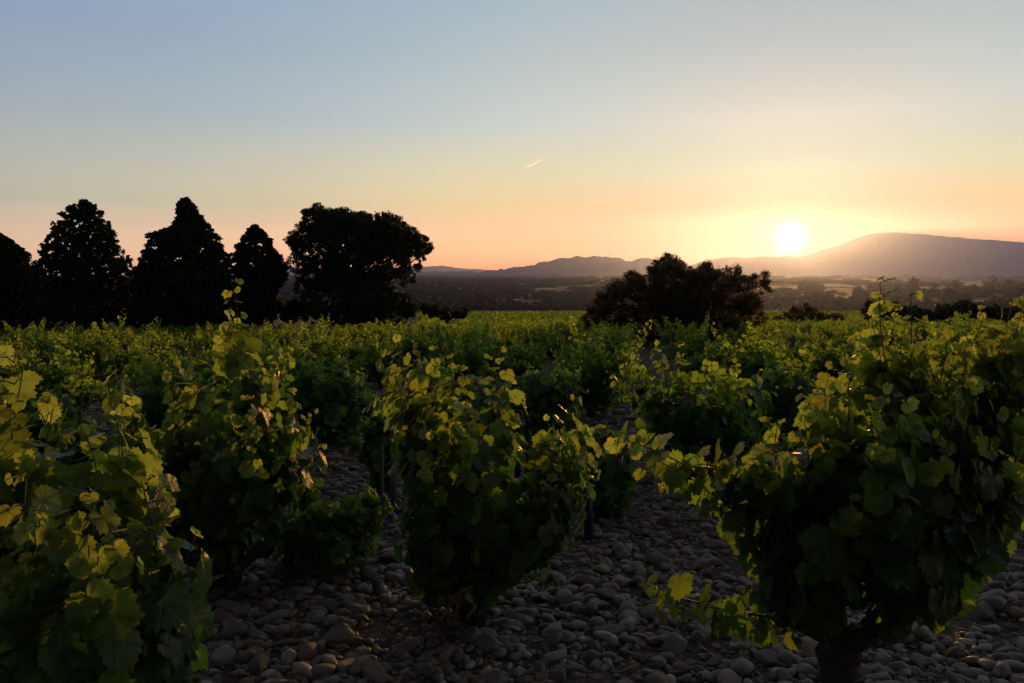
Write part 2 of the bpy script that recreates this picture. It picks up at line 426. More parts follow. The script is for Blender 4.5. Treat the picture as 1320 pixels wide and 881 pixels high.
def leaves_mesh(name, P, N, D, size, tint, lod, mat, parent=None, rg=None, outline=None):
    """P petiole points, N blade normals, D towards the leaf tip; half-size in metres"""
    rg = rg or rng
    uv, T = outline if outline is not None else LEAF[lod]
    n = len(P); N = norm(N); D = norm(D-N*(D*N).sum(1, keepdims=True)); Sd = np.cross(D, N)
    u = uv[None, :, 0]*(1+.14*rg.normal(size=(n, 1))); v = uv[None, :, 1]*(1+.08*rg.normal(size=(n, 1)))
    rr = u*u+v*v
    fold = rg.uniform(.0, .5, (n, 1)); droop = rg.uniform(-.05, .40, (n, 1)); wav = rg.uniform(.02, .11, (n, 1)); ph = rg.uniform(0, 6, (n, 1))
    w = fold*np.abs(u)*.6 - droop*rr*.6 + wav*np.sin(np.arctan2(u, v)*5+ph)*rr
    V = P[:, None]+size[:, None, None]*(u[..., None]*Sd[:, None]+v[..., None]*D[:, None]+w[..., None]*N[:, None])
    k = len(uv)
    Fc = (T[None]+(np.arange(n)*k)[:, None, None]).reshape(-1, 3)
    return mesh_obj(name, V.reshape(-1, 3), Fc, mat, parent, smooth=(lod < 2), uv=np.tile(uv, (n, 1)) if lod == 0 else None, tint=np.repeat(tint, k))

def bez(p0, p1, p2, n):
    t = np.linspace(0, 1, n)[:, None]
    return (1-t)**2*p0+2*t*(1-t)*p1+t*t*p2
def vine_geometry(rg, canes, lod, leaf=.065, spacing=.07, bulk=2, cx=0., cy_=0.):
    """canes: list of (start, control, tip, density). returns cane tubes (polyline, radii) and leaf arrays"""
    P, N, D, Sz, Ti, pet = [], [], [], [], [], []
    tubes = []
    centre = np.array([cx, cy_, .55])
    for (a, b, c, dens, bk) in canes:
        bulk_ = bulk if bk is None else int(bk)
        dvec = norm(c-a)
        L = np.linalg.norm(b-a)+np.linalg.norm(c-b)
        m = max(6, int(L/.05)); pts = bez(a, b, c, m)
        wob = rg.uniform(0, 6, 2); tt_ = np.linspace(0, 1, m)
        pts[:, 0] += .018*np.sin(tt_*9+wob[0])*tt_; pts[:, 1] += .018*np.sin(tt_*8+wob[1])*tt_
        tubes.append((pts, np.linspace(.005, .0014, m)))
        k = max(4, int(L/spacing*dens)); ts = np.linspace(.08, 1, k)
        side0 = rg.uniform(0, 6.28)
        for i, t in enumerate(ts):
            p = (1-t)**2*a+2*t*(1-t)*b+t*t*c; tan = norm(2*(1-t)*(b-a)+2*t*(c-b))
            out = p-centre; out[2] *= .12; out[:2] += rg.normal(size=2)*.10; out = norm(out)
            nb = bulk_ if t < .86 else min(2, bulk_)
            for j in range(nb):
                ang = side0+i*math.pi+rg.normal()*.5+j*2.1
                u = norm(np.cross(tan, [.2, .1, 1.])); v = np.cross(tan, u)
                sd = u*math.cos(ang)+v*math.sin(ang)
                sz = leaf*(1.06-.66*max(0, (t-.70)/.30)**1.6)*rg.uniform(.72, 1.18)
                if j: sz *= rg.uniform(.6, .95)
                q = p+sd*sz*rg.uniform(.5, 1.1)+out*.02+(rg.normal(size=3)*.05*(1 if j else .15))*(1-.7*t)
                if q[2] < .04: q[2] = .04+rg.uniform(0, .05)
                P.append(q); pet.append((p, q))
                N.append(norm(out*.85+np.array([0, 0, .30])+sd*.45+rg.normal(size=3)*.42))
                D.append(norm(np.array([0, 0, -.75])+sd*.6+out*.25+rg.normal(size=3)*.35))
                Sz.append(sz); Ti.append(np.clip(max(0, (t-.55)/.45)**1.2+rg.normal()*.08+(.12 if rg.random() < .1 else 0), 0, 1))
    return tubes, [np.array(x) for x in (P, N, D, Sz, Ti)], pet
def trunk_tubes(mb, rg, base, head, arms, r0=.055):
    pts = bez(base+np.array([0, 0, -.06]), (base+head)/2+np.array([rg.normal()*.05, rg.normal()*.04, 0]), head, 9)
    pts[1:-1] += rg.normal(size=(7, 3))*.008
    mb.tube(pts, np.linspace(r0*1.25, r0*.95, 9)*(1+.12*rg.normal(size=9)), 11, rough=.13)
    for a in arms:
        q = bez(head-np.array([0, 0, .03]), (head+a)/2+np.array([rg.normal()*.02, rg.normal()*.02, -.03]), a, 6)
        q[1:-1] += rg.normal(size=(4, 3))*.008
        mb.tube(q, np.linspace(r0*.72, r0*.42, 6)*(1+.14*rg.normal(size=6)), 8, rough=.15)

def build_vine(label, base, rg, arms_n=4, tips=None, extra=14, rad=.55, top=1.25, lod=2, leaf=.065, spacing=.07, bulk=2, head_h=.38,
               mat=None, group='grapevines planted across the stony field', droop=.25, r0=.05, densest=1.0, lean=(0, 0), fill=None):
    root = thing('grapevine', label, 'grapevine', base, group)
    head = np.array([lean[0], lean[1], head_h])
    arms = []
    for i in range(arms_n):
        a = 2*math.pi*(i+rg.uniform(-.25, .25))/arms_n
        arms.append(head+np.array([math.cos(a)*.20, math.sin(a)*.20, rg.uniform(.06, .18)]))
    canes = []
    if tips is not None:
        for tip in tips:
            bk = tip[3] if len(tip) > 3 else None; cp = tip[4] if len(tip) > 4 else None; tip = np.array(tip[:3]); d = np.linalg.norm((arms-tip)[:, :2], axis=1); s = arms[int(np.argmin(d))]
            low = tip[2] < .45
            ctl = np.array([s[0]+(tip[0]-s[0])*(.45 if low else .62), s[1]+(tip[1]-s[1])*(.45 if low else .62), max(s[2], tip[2])+.10 if low else s[2]*.55+tip[2]*.45])
            if cp is not None: ctl = np.array(cp)
            canes.append((s, ctl, tip, densest, bk))
    for i in range(extra):
        a = rg.uniform(0, 2*math.pi); kind = rg.random()
        if kind < droop: r = rad*rg.uniform(.8, 1.3); z = rg.uniform(.12, .5)
        elif kind > .90: r = rad*rg.uniform(.5, 1.35); z = top*rg.uniform(.98, 1.16)
        else: r = rad*rg.uniform(.1, 1.0)**.7; z = top*rg.uniform(.66, 1.0)*(1-.25*(r/rad)**2)
        tip = np.array([head[0]+math.cos(a)*r, head[1]+math.sin(a)*r, z]); s = arms[rg.integers(arms_n)]
        ctl = np.array([s[0]+(tip[0]-s[0])*.7, s[1]+(tip[1]-s[1])*.7, (s[2]+z)/2+(.22 if z < .55 else .02)])
        canes.append((s, ctl, tip, 1.0, None))
    tubes, LA, pet = vine_geometry(rg, canes, lod, leaf, spacing, bulk, lean[0], lean[1])
    if fill:
        n_, rx, cz, rz = fill[:4]; fx = fill[4] if len(fill) > 4 else 0.
        d_ = norm(rg.normal(size=(n_, 3))); q = d_*(rg.uniform(.35, 1, (n_, 1))**.5)*np.array([rx, rx, rz])+np.array([lean[0]+fx, lean[1], cz])
        q[:, 2] = np.maximum(q[:, 2], .05+.05*rg.random(n_))
        nn = norm(d_*.8+np.array([0, 0, .45])+rg.normal(size=(n_, 3))*.4); dd = norm(rg.normal(size=(n_, 3))*.6+d_*.4+np.array([0, 0, -.6]))
        ex = [q, nn, dd, leaf*rg.uniform(.75, 1.15, n_), np.clip(rg.normal(size=n_)*.1, 0, .4)]
        LA = [np.concatenate([a_, b_]) for a_, b_ in zip(LA, ex)]
    mb = MB(); trunk_tubes(mb, rg, np.array([0., 0, 0]), head, arms, r0)
    mb.build('trunk', M['bark'], root)
    if lod == 0:
        order = sorted(range(len(tubes)), key=lambda i: -tubes[i][0][-1][2])
        for i, (p, r) in enumerate(tubes):
            c = MB(); c.tube(p, r, 6)
            near = [q for q in pet if np.min(np.abs(p-q[0]).sum(1)) < .035]
            for q in near:
                mid = (q[0]+q[1])/2+np.array([0, 0, .008]); c.tube(np.array([q[0], mid, q[1]]), .0016, 4, cap=False)
            c.build('cane', M['cane'], root)
    elif lod == 1:
        c = MB()
        for p, r in tubes: c.tube(p[::2], r[::2]*1.1, 4, cap=False)
        c.build('canes', M['cane'], root)
    leaves_mesh('foliage', *LA, lod, mat or M[('leaf_near', 'leaf_mid', 'leaf_far')[lod]], root, rg)
    return root

def V3(px, py, dy, base):       # a tip seen at this bearing, dy metres nearer or farther than the plant, relative to its foot
    return at(px, py, base[1]+dy)-base
def V3x(q, base):
    v = V3(q[0], q[1], q[2], base); 
    return (*v, q[3], V3(*q[4], base)) if len(q) > 4 else (*v, q[3]) if len(q) > 3 else tuple(v)
def foot(px, y):
    d = ray(px, 440); x = d[0]/d[1]*y
    return np.array([x, y, float(ground_z(x, y))])

# the five plants nearest the viewer
bD = foot(1100, 2.75)
tD = [(1140, 364, .0, 2), (1172, 382, .05, 1), (1128, 402, .05, 3), (1152, 398, .1, 3), (1222, 412, 0), (1262, 408, .1), (1300, 388, .05), (1180, 425, 0), (1092, 450, .1), (1330, 372, .1), (1240, 455, -.2), (1075, 478, -.1), (1110, 435, .2, 2), (1160, 440, .1), (1195, 462, -.2), (1240, 430, .1, 2), (1290, 418, .2), (1318, 375, .0, 2), (1345, 400, -.1), (1360, 470, 0),
      (778, 575, .10, 2, (960, 600, .0)), (766, 558, -.05, 1, (950, 590, .0)), (890, 600, .0, 3, (1000, 590, .0)), (930, 625, .05, 3, (1010, 610, .1)), (968, 600, -.1, 2, (1020, 600, .0)), (832, 757, -.05, 2), (880, 775, .0, 1), (1000, 545, .2, 2), (1015, 600, -.1, 2), (1040, 540, -.15), (1062, 505, .2), (1330, 560, -.2),
      (1300, 630, -.1), (1320, 590, .2), (1215, 715, 0, 2), (1140, 560, -.4), (1210, 560, -.4), (1100, 640, -.35), (1180, 650, -.35), (1260, 500, -.3), (1150, 500, -.35), (1380, 540, .2), (1270, 560, .4), (1230, 640, -.2), (1050, 640, -.1, 2), (1045, 590, .1)]
build_vine('large dark grapevine at the right with long trailing shoots and a thick black trunk', bD, np.random.default_rng(11), 5, [V3x(q, bD) for q in tD], 2, .45, 1.1, 0,
           leaf=.061, spacing=.048, bulk=4, head_h=.50, r0=.064, droop=0, fill=(420, .38, .98, .26, .14), group='large grapevines closest to the viewer')
bC = foot(612, 4.0)
tC = [(540, 466, .0), (580, 462, .05), (520, 482, .0), (560, 490, -.15), (497, 440, .0, 2), (515, 436, .1, 2), (562, 452, .1, 2), (632, 462, 0), (600, 478, -.1), (655, 486, .1, 2), (735, 515, 0, 2), (705, 540, .1), (757, 555, -.1), (762, 600, .1), (748, 650, 0), (770, 585, .2, 2),
      (528, 520, 0, 2), (530, 570, -.1), (538, 640, -.1), (545, 700, -.1, 2), (590, 742, -.2, 2), (640, 740, -.1, 2), (690, 720, 0), (730, 690, .1), (560, 560, -.35), (605, 580, -.35), (620, 640, -.35), (570, 640, -.35), (695, 640, -.25),
      (600, 520, -.3), (540, 500, .1), (715, 600, -.2), (725, 560, 0)]
build_vine('broad grapevine in the centre foreground standing alone on bare stones', bC, np.random.default_rng(12), 5, [V3x(q, bC) for q in tC], 2, .30, .8, 0,
           leaf=.070, spacing=.056, bulk=4, head_h=.14, r0=.065, fill=(330, .27, .42, .36, -.10), group='large grapevines closest to the viewer')
bB = foot(275, 4.5)
tB = [(298, 366, .0, 2), (293, 392, .04, 2), (304, 410, -.03, 2), (288, 425, .1), (140, 462, -.1), (165, 490, .0), (225, 470, .1), (255, 455, 0), (330, 470, 0), (350, 455, .2), (375, 505, 0), (412, 575, -.1), (385, 560, .1), (400, 530, .2), (225, 520, -.2), (200, 560, -.2),
      (215, 640, -.2), (250, 600, -.45), (290, 560, -.45), (330, 580, -.4), (300, 640, -.4), (350, 640, -.1), (270, 500, -.3), (320, 515, -.3), (240, 680, -.2), (310, 690, -.2), (205, 600, .1), (180, 540, .1)]
build_vine('tall grapevine left of centre whose single upright shoot rises above the field', bB, np.random.default_rng(13), 5, [V3x(q, bB) for q in tB], 4, .42, .95, 0,
           leaf=.066, spacing=.058, bulk=4, head_h=.30, r0=.06, fill=(340, .42, .5, .42), group='large grapevines closest to the viewer')
bA = foot(60, 1.95)
tA = [(18, 468, .0), (-15, 440, .1), (60, 520, .0), (105, 560, 0), (150, 540, .1), (160, 520, .2), (120, 640, -.2), (190, 620, 0), (195, 680, .1), (250, 692, .15, 1), (200, 720, .1), (180, 760, 0), (100, 720, -.25), (30, 620, -.25),
      (-30, 560, -.1), (50, 680, -.3), (140, 840, -.1), (80, 800, -.25), (20, 760, -.25), (190, 840, .1), (200, 800, .2), (-60, 640, 0), (130, 700, -.3), (170, 600, .2), (-40, 500, .1), (160, 690, -.1), (60, 900, -.2), (150, 930, 0), (195, 760, .25)]
build_vine('close leafy grapevine cut off by the left edge of the view', bA, np.random.default_rng(14), 5, [V3x(q, bA) for q in tA], 5, .3, .9, 0,
           leaf=.066, spacing=.05, bulk=4, head_h=.40, r0=.06, fill=(330, .24, .5, .45), group='large grapevines closest to the viewer')
bE = foot(415, 4.75)
tE = [(330, 660, 0), (350, 640, .1), (380, 640, -.1), (410, 635, .1), (440, 640, 0), (470, 650, 0), (505, 655, .05), (490, 672, -.1), (455, 680, -.2), (425, 712, -.25), (400, 690, -.25), (365, 690, -.2), (430, 660, -.2), (480, 640, .2)]
build_vine('low sprawling young grapevine on the stones left of the central vine', bE, np.random.default_rng(15), 3, [V3x(q, bE) for q in tE], 5, .4, .4, 0,
           leaf=.045, spacing=.045, bulk=4, head_h=.10, r0=.03, fill=(200, .33, .2, .16), group='large grapevines closest to the viewer')

# middle distance, each placed where it stands
mid = [(900, 7.2, [(800, 462, 0), (850, 432, .1), (912, 450, 0), (880, 445, .2), (980, 478, 0), (950, 470, .2), (785, 480, .2), (1000, 500, .1), (970, 560, 0), (1010, 545, .1), (830, 520, -.3), (835, 480, .1)], 16, .62, 1.1, 'spreading grapevine right of centre with two long pointed shoots'),
       (492, 6.6, [(485, 515, 0), (478, 540, 0), (500, 530, .1)], 4, .16, .85, 'slim grapevine tied up behind the two grey stakes'),
       (700, 9.4, [(690, 470, 0), (745, 465, .1)], 18, .6, 1.1, 'bushy grapevine behind the central vine beside the dark stakes'),
       (775, 5.9, [(745, 590, 0), (800, 570, .1)], 8, .33, .72, 'half hidden grapevine behind the long trailing shoot'),
       (322, 7.0, [(350, 470, 0)], 14, .5, 1.1, 'grapevine directly behind the tall left vine, its right side to the stony lane'),
       (150, 5.6, [(120, 540, 0), (60, 500, 0)], 16, .55, .85, 'grapevine between the left edge plant and the tall shoot vine'),
       (20, 7.5, [], 17, .6, 1.05, 'bushy grapevine at the left edge of the second row'),
       (215, 8.3, [], 17, .6, 1.1, 'round grapevine left of the tall shoot, in front of the second cypress'),
       (1085, 6.3, [(1040, 500, 0)], 15, .5, .95, 'grapevine half behind the large right vine'),
       (1290, 6.6, [], 16, .6, 1.0, 'grapevine at the right edge behind the large vine'),
       (420, 9.2, [], 18, .62, 1.15, 'grapevine closing the far end of the left stony lane'),
       (590, 8.6, [], 16, .6, 1.1, 'grapevine hidden behind the top of the central vine'),
       (1010, 9.3, [], 16, .6, 1.05, 'grapevine beyond the spreading one, towards the sunset'),
       (1180, 9.0, [], 16, .6, 1.0, 'grapevine behind the thin upright shoot at right')]
taken = [bA, bB, bC, bD, bE]
for i, (px, y, tips, ex, rad, top, lab) in enumerate(mid):
    b = foot(px, y); taken.append(b)
    build_vine(lab, b, np.random.default_rng(40+i), 4, [V3(a, c, d, b) for a, c, d in tips], ex, rad, top, 1, leaf=.066, spacing=.07, bulk=4, head_h=.26, droop=.3, fill=(int(650*rad), rad*.85, top*.42, top*.42))

# the rest of the near vineyard: eight different plants copied over a planting grid
protos = []
for i in range(8):
    r = build_vine('', np.array([0, 0, 0.]), np.random.default_rng(80+i), 4, None, 20+i % 4, .62+.06*(i % 3), 1.04+.06*(i % 4), 2, leaf=.057, spacing=.05, bulk=4, head_h=.22, droop=.26, fill=(380, .42, .44, .40))
    protos.append(r)
LAND = [(-70, 50, 'the leftmost cypress'), (50, 175, 'the open crowned cypress'), (175, 300, 'the tallest cypress'), (300, 372, 'the small round cypress'), (372, 470, 'the left half of the great oak'),
        (470, 570, 'the right half of the great oak'), (570, 660, 'the low hedge end and bright far field'), (660, 745, 'the bright far vine field'), (745, 860, 'the left of the dark round bush'), (860, 990, 'the right of the dark round bush'),
        (990, 1085, 'the sun and reddish thicket'), (1085, 1200, 'the summit of the mountain'), (1200, 1400, 'the dark thicket at right')]
BAND = [(13, 'third row back'), (18, 'near mid field'), (25, 'mid field'), (34, 'beyond mid field'), (46, 'far field'), (90, 'farthest rows')]
SIZE = ['compact', 'spreading', 'bushy', 'ragged']
cand = []
g = np.random.default_rng(5)
th = R(-9.0); sp = 2.32
for i in range(-45, 46):
    for j in range(0, 40):
        u, v = i*sp+g.normal()*.13, 7.0+j*sp+g.normal()*.13
        x = u*math.cos(th)-(v-7)*math.sin(th)+.4; y = 7+(u*math.sin(th)+(v-7)*math.cos(th))
        if y < 7.6 or y > 66 or abs(x) > y*.70+1.5: continue
        if g.random() < .07: continue
        if min(math.hypot(x-t[0], y-t[1]) for t in taken) < 1.55: continue
        if y > 36 and abs(x-8.0) < 4.6 and y < 46: continue
        cand.append((x, y))
cand.sort(key=lambda c: c[1])
print('vines', len(cand))
NI = 300-19
used = set()
def sub_meshes(r): return list(r.children)
counts = {}
for idx, (x, y) in enumerate(cand[:NI]):
    k = int(g.integers(8)); z = float(ground_z(x, y))
    src = protos[k]
    if k not in used: r = src; used.add(k)
    else:
        r = src.copy(); link(r)
        for ch in src.children:
            if ch.name.startswith('trunk') and y > 30: continue
            c = ch.copy(); link(c); c.parent = r
    r.location = (x, y, z-.01); r.rotation_euler = (g.normal()*.07, g.normal()*.07, g.uniform(0, 6.28))
    s = g.uniform(.74, 1.26)*(1.06 if y < 16 else 1.0 if y < 30 else .93); r.scale = (s*g.uniform(.92, 1.1), s*g.uniform(.92, 1.1), s)
    px = 660+F*x/y
    land = next((l for a, b, l in LAND if a <= px < b), 'the edge of the view')
    band = next(n for lim, n in BAND if y < lim)
    r['label'] = f"{'tall' if s > 1.12 else 'small' if s < .86 else 'bushy'} vine, {band}, below {land}"
    r['category'] = 'grapevine'; r['group'] = 'grapevines planted across the stony field'
for k in range(8):
    if k not in used:
        for ch in list(protos[k].children): bpy.data.objects.remove(ch)
        bpy.data.objects.remove(protos[k])
# past three hundred: one mass of the same plants
def clump_field(name, pts, per, hgt, rad, leafsz, rg, mat):
    n = len(pts)
    a = rg.uniform(0, 2*math.pi, (n, per)); u = rg.uniform(0, 1, (n, per))**.6; zz = rg.uniform(.08, 1, (n, per))
    rr = rad*u*(.75+.35*np.sin(zz*3.0))
    H = hgt*rg.uniform(.8, 1.15, (n, 1))
    x = pts[:, :1]+rr*np.cos(a); y = pts[:, 1:2]+rr*np.sin(a); z = ground_z(pts[:, :1], pts[:, 1:2])+H*zz*(1-.25*u*u)
    P = np.stack([x, y, z], -1).reshape(-1, 3)
    o = np.stack([np.cos(a)*u, np.sin(a)*u, zz-.2], -1).reshape(-1, 3)
    N = o+rg.normal(size=o.shape)*.6; D = rg.normal(size=o.shape)+np.array([0, 0, -.5])
    t = np.clip((zz.ravel()-.75)*2.5+rg.normal(size=zz.size)*.1, 0, .8)
    return leaves_mesh(name, P, N, D, leafsz*rg.uniform(.7, 1.25, len(P)), t, 2, mat, None, rg)
rest = np.array(cand[NI:])
if len(rest):
    o = clump_field('grapevine_rows', rest, 170, 1.2, .6, .10, np.random.default_rng(3), M['leaf_far'])
    tag(o, 'mass of small grapevines filling the far edge of the near field', 'vineyard', kind='stuff')
# the lower field beyond, in long rows
g2 = np.random.default_rng(8); pts = []
for y in np.concatenate([np.arange(70, 130, 2.6), np.arange(130, 252, 3.6)]):
    for x in np.arange(-60-y*.1, 200, 1.15 if y < 130 else 1.9):
        px = 660+F*x/y
        if px < 540 or px > 1340: continue
        pts.append((x+g2.normal()*.15, y+g2.normal()*.2+x*.03))
o = clump_field('far_vine_field', np.array(pts), 16, 1.15, .75, .30, g2, M['leaf_far'])
tag(o, 'bright green vine field stretching beyond the near vineyard', 'vineyard', kind='stuff')

# ------------------------------------------------------------------ trees and bushes
DIAMOND = (np.array([[0, -.1], [.42, .45], [0, 1.], [-.42, .45]]), np.array([(0, 1, 2), (0, 2, 3)]))
def crown_mesh(C, rad, per, leafsz, mat, root, rg, name='crown', up=.3, sparse=1.0):
    """foliage as many leaf sprays gathered in clumps; C (n,3) clump centres, rad (n,) clump radii"""
    n = len(C); k = per
    d = norm(rg.normal(size=(n, k, 3))); q = rg.uniform(0, 1, (n, k, 1))**.45
    P = C[:, None]+d*q*rad[:, None, None]*np.array([1, 1, .85])
    N = d+rg.normal(size=d.shape)*.5+np.array([0, 0, up]); D = rg.normal(size=d.shape)+d*.6+np.array([0, 0, up])
    return leaves_mesh(name, P.reshape(-1, 3), N.reshape(-1, 3), D.reshape(-1, 3), 1.35*leafsz*rg.uniform(.6, 1.3, n*k), np.clip(rg.normal(size=n*k)*.25+.3, 0, 1), 2, mat, root, rg, outline=DIAMOND)
def conifer(label, prof_px, y, seed, per=46, nclump=420, gap=.0, clear=.4):
    rg = np.random.default_rng(seed); rows = np.array(prof_px, float)     # (py, left px, right px)
    ax = rows[0, 1:].mean()
    axb = rows[-1, 1:].mean(); b = foot(axb, y); root = thing('cypress_tree', label, 'tree', b, 'broad old cypresses in a line on the left')
    C = []; Rr = []
    top = at(ax, rows[0, 0], y)-b; s = y/F
    zs = np.array([(at(ax, r[0], y)-b)[2] for r in rows]); xl = np.array([(at(r[1], 400, y)-b)[0] for r in rows]); xr = np.array([(at(r[2], 400, y)-b)[0] for r in rows])
    o = np.argsort(zs); zs, xl, xr = zs[o], xl[o], xr[o]
    while len(C) < nclump*4.2:
        z = zs[-1]*rg.uniform(.03, 1)**.9
        a = rg.uniform(0, 2*math.pi)
        l, r = np.interp(z, zs, xl), np.interp(z, zs, xr); cx = (l+r)/2; w = (r-l)/2
        if rg.random() > (w+.5)/4.8: continue
        q = rg.uniform(0, 1)**.38*rg.uniform(.9, 1.06)
        # upswept boughs: tufts of foliage in rough spirals with gaps between
        bough = math.sin(a*5+z*2.3+seed)+.6*math.sin(a*9-z*3.1)
        if bough < -.35+gap and q > .45 and rg.random() < .65: continue
        rr = rg.uniform(.12, .31)*(.75+.06*w)
        if z > zs[-1]*.8: rr *= .8
        C.append((cx+math.cos(a)*max(w-rr*.7, .05)*q, math.sin(a)*max(w-rr*.7, .05)*q, z)); Rr.append(rr)
    crown_mesh(np.array(C), np.array(Rr), int(per*1.35), .13, M['conifer'], root, rg, up=.9)
    mb = MB(); H = zs[-1]
    mb.tube([(0, 0, -.3), (.05, 0, H*.3), (np.interp(H*.6, zs, (xl+xr)/2), 0, H*.6), ((xl[-1]+xr[-1])/2, 0, H*.93)], [.32, .24, .14, .04], 9, rough=.06)
    for i in range(34):
        z = H*rg.uniform(.08, .8); a = rg.uniform(0, 6.28); w = (np.interp(z, zs, xr)-np.interp(z, zs, xl))/2*.5
        cx = np.interp(z, zs, (xl+xr)/2)
        mb.tube([(cx*.8, 0, z), (cx+math.cos(a)*w*.5, math.sin(a)*w*.5, z+w*.25), (cx+math.cos(a)*w, math.sin(a)*w, z+w*.7)], [.07, .045, .015], 5)
    mb.build('trunk', M['treebark'], root)
    return root
conifer('leftmost broad cypress, partly outside the left edge of the view',
        [(301, 0, 5), (310, -12, 20), (318, -20, 28), (328, -22, 40), (340, -32, 36), (352, -40, 44), (380, -48, 46), (420, -48, 46)], 68, 1)
conifer('broad cypress with an open crown full of small gaps, second from left',
        [(259, 108, 118), (264, 98, 128), (275, 84, 136), (285, 76, 141), (300, 70, 150), (320, 60, 160), (335, 52, 166), (350, 46, 174), (380, 44, 176), (420, 46, 176)], 67, 2, per=38, nclump=470, gap=.05)
conifer('tallest and densest cypress with a steep pointed top and left shoulder',
        [(256, 240, 247), (264, 233, 256), (278, 229, 264), (290, 228, 272), (297, 213, 279), (303, 194, 284), (320, 194, 290), (333, 185, 298), (350, 176, 300), (385, 172, 304), (420, 172, 302)], 66, 3, per=52, nclump=560, gap=-.2)
conifer('smallest cypress, round and narrow at the foot, beside the great oak',
        [(291, 327, 335), (297, 320, 342), (310, 312, 353), (322, 303, 358), (335, 300, 368), (350, 298, 374), (362, 300, 374), (372, 304, 362), (390, 304, 352), (418, 302, 350)], 70, 4, per=40, nclump=330, gap=.1)

def lobed(name, label, cat, y, lobes, seed, mat, group=None, dens=1.0, per=42, leafsz=.14, trunk_r=.3, stems=1, twig=30, deep=1.0, clr=.34, fork=None):
    """a crown made of boughs (px, py, radius px) at forward distance y, with trunk and limbs reaching each bough"""
    rg = np.random.default_rng(seed); s = y/F
    cx = np.mean([l[0] for l in lobes]) if fork is None else fork
    b = foot(cx, y); root = thing(name, label, cat, b, group)
    C = []; Rr = []; limbs = []
    xs = [l[0] for l in lobes]; half = (max(xs)-min(xs))/2*s+1e-3; mid = (max(xs)+min(xs))/2
    for l in lobes:
        c = at(l[0], l[1], y)-b; r = l[2]*s; spread = l[3] if len(l) > 3 else 1.0
        edge = abs(l[0]-mid)*s/half
        yy = half*.75*deep*math.sqrt(max(0, 1-edge*edge))
        for dy in ([0] if yy < r else list(np.linspace(-yy, yy, max(2, int(2*yy/(r*1.7)))))):
            cc = c+np.array([rg.normal()*r*.25, dy+rg.normal()*r*.3, -abs(dy)*.22 - (abs(rg.normal())*r*.25 if dy else 0)])
            n = max(5, int(dens*spread*3.6*(r/clr)**1.8))
            d = norm(rg.normal(size=(n, 3))); q = rg.uniform(.25, 1, (n, 1))**.5
            C += list(cc+d*q*max(r-clr*.6, .1)); Rr += list(clr*rg.uniform(.6, 1.25, n))
            limbs.append(cc)
    C = np.array(C); Rr = np.array(Rr); keep = C[:, 2] > .15; C, Rr = C[keep], Rr[keep]
    crown_mesh(C, Rr, per, leafsz, mat, root, rg, up=.2)
    mb = MB(); top = np.mean([l[2] for l in limbs])
    for k in range(stems):
        off = np.array([rg.normal()*.5, rg.normal()*.4, 0])*(stems > 1)
        hub = np.array([rg.normal()*.3, 0, top*.55])+off*1.5
        mb.tube(bez(np.array([0, 0, -.3])+off, off+np.array([.1, 0, top*.3]), hub, 6), np.linspace(trunk_r, trunk_r*.6, 6), 9, rough=.08)
        for i, l in enumerate(limbs):
            if i % stems != k: continue
            m = (hub+l)/2+rg.normal(size=3)*.16*np.linalg.norm(l-hub)
            mb.tube(bez(hub-np.array([0, 0, .2]), m, l, 6), np.linspace(trunk_r*.26, .02, 6), 5)
    for i in rg.integers(0, len(C), twig):
        c = C[i]; l = limbs[int(np.argmin([np.linalg.norm(c-q) for q in limbs]))]
        mb.tube([l, (l+c)/2+rg.normal(size=3)*.08, c+norm(c-l)*Rr[i]*.8], [.03, .02, .008], 4)
    mb.build('trunk', M['treebark'], root)
    return root
lobed('oak_tree', 'great dark evergreen oak with a wide rounded crown and drooping right limb', 'tree', 74,
      [(420, 273, 13), (407, 268, 8), (432, 274, 13), (445, 276, 13), (458, 278, 13), (470, 280, 14), (484, 281, 14), (498, 281, 14), (510, 288, 15), (520, 292, 14), (532, 299, 14), (415, 284, 18), (440, 292, 22), (480, 297, 24), (512, 308, 20), (395, 285, 9), (518, 298, 17), (545, 308, 15), (554, 320, 9), (540, 322, 8, .6), (385, 308, 15), (376, 312, 7), (400, 300, 19), (425, 300, 26), (460, 305, 28), (490, 303, 20),
       (400, 332, 19), (430, 338, 28), (465, 335, 26), (520, 345, 12, .6), (522, 322, 13, .8), (535, 338, 8, .5), (488, 350, 13, .7), (500, 338, 7, .6), (440, 370, 30), (470, 374, 26), (412, 358, 18), (500, 378, 16, .8), (460, 395, 28), (425, 398, 22), (495, 400, 22)],
      21, M['oak'], dens=.95, per=46, leafsz=.10, trunk_r=.5, deep=.8, clr=.27, fork=450)
lobed('evergreen_bush', 'round dark bush at the foot of the great oak, right side', 'bush', 73, [(505, 384, 20), (522, 392, 17), (530, 402, 12), (490, 396, 18)], 22, M['oak'], 'dark bushes under the trees on the left', 1.1, 44, .14, .15)
lobed('evergreen_bush', 'low spreading bush right of the oak, beside the bright far field', 'bush', 76, [(548, 398, 10), (560, 396, 10), (574, 398, 10), (588, 401, 8), (598, 404, 5), (600, 399, 3)], 23, M['oak'], 'dark bushes under the trees on the left', 1.1, 44, .13, .12)
lobed('evergreen_bush', 'dark bush between the small cypress and the great oak', 'bush', 75, [(372, 398, 14), (355, 396, 15), (385, 392, 13), (395, 400, 16), (362, 386, 7)], 24, M['oak'], 'dark bushes under the trees on the left', 1.1, 44, .14, .15)
lobed('evergreen_bush', 'dark undergrowth bush below the small round cypress', 'bush', 72, [(300, 398, 16), (318, 396, 16), (335, 398, 15), (345, 404, 13)], 25, M['oak'], 'dark bushes under the trees on the left', 1.1, 44, .14, .15)
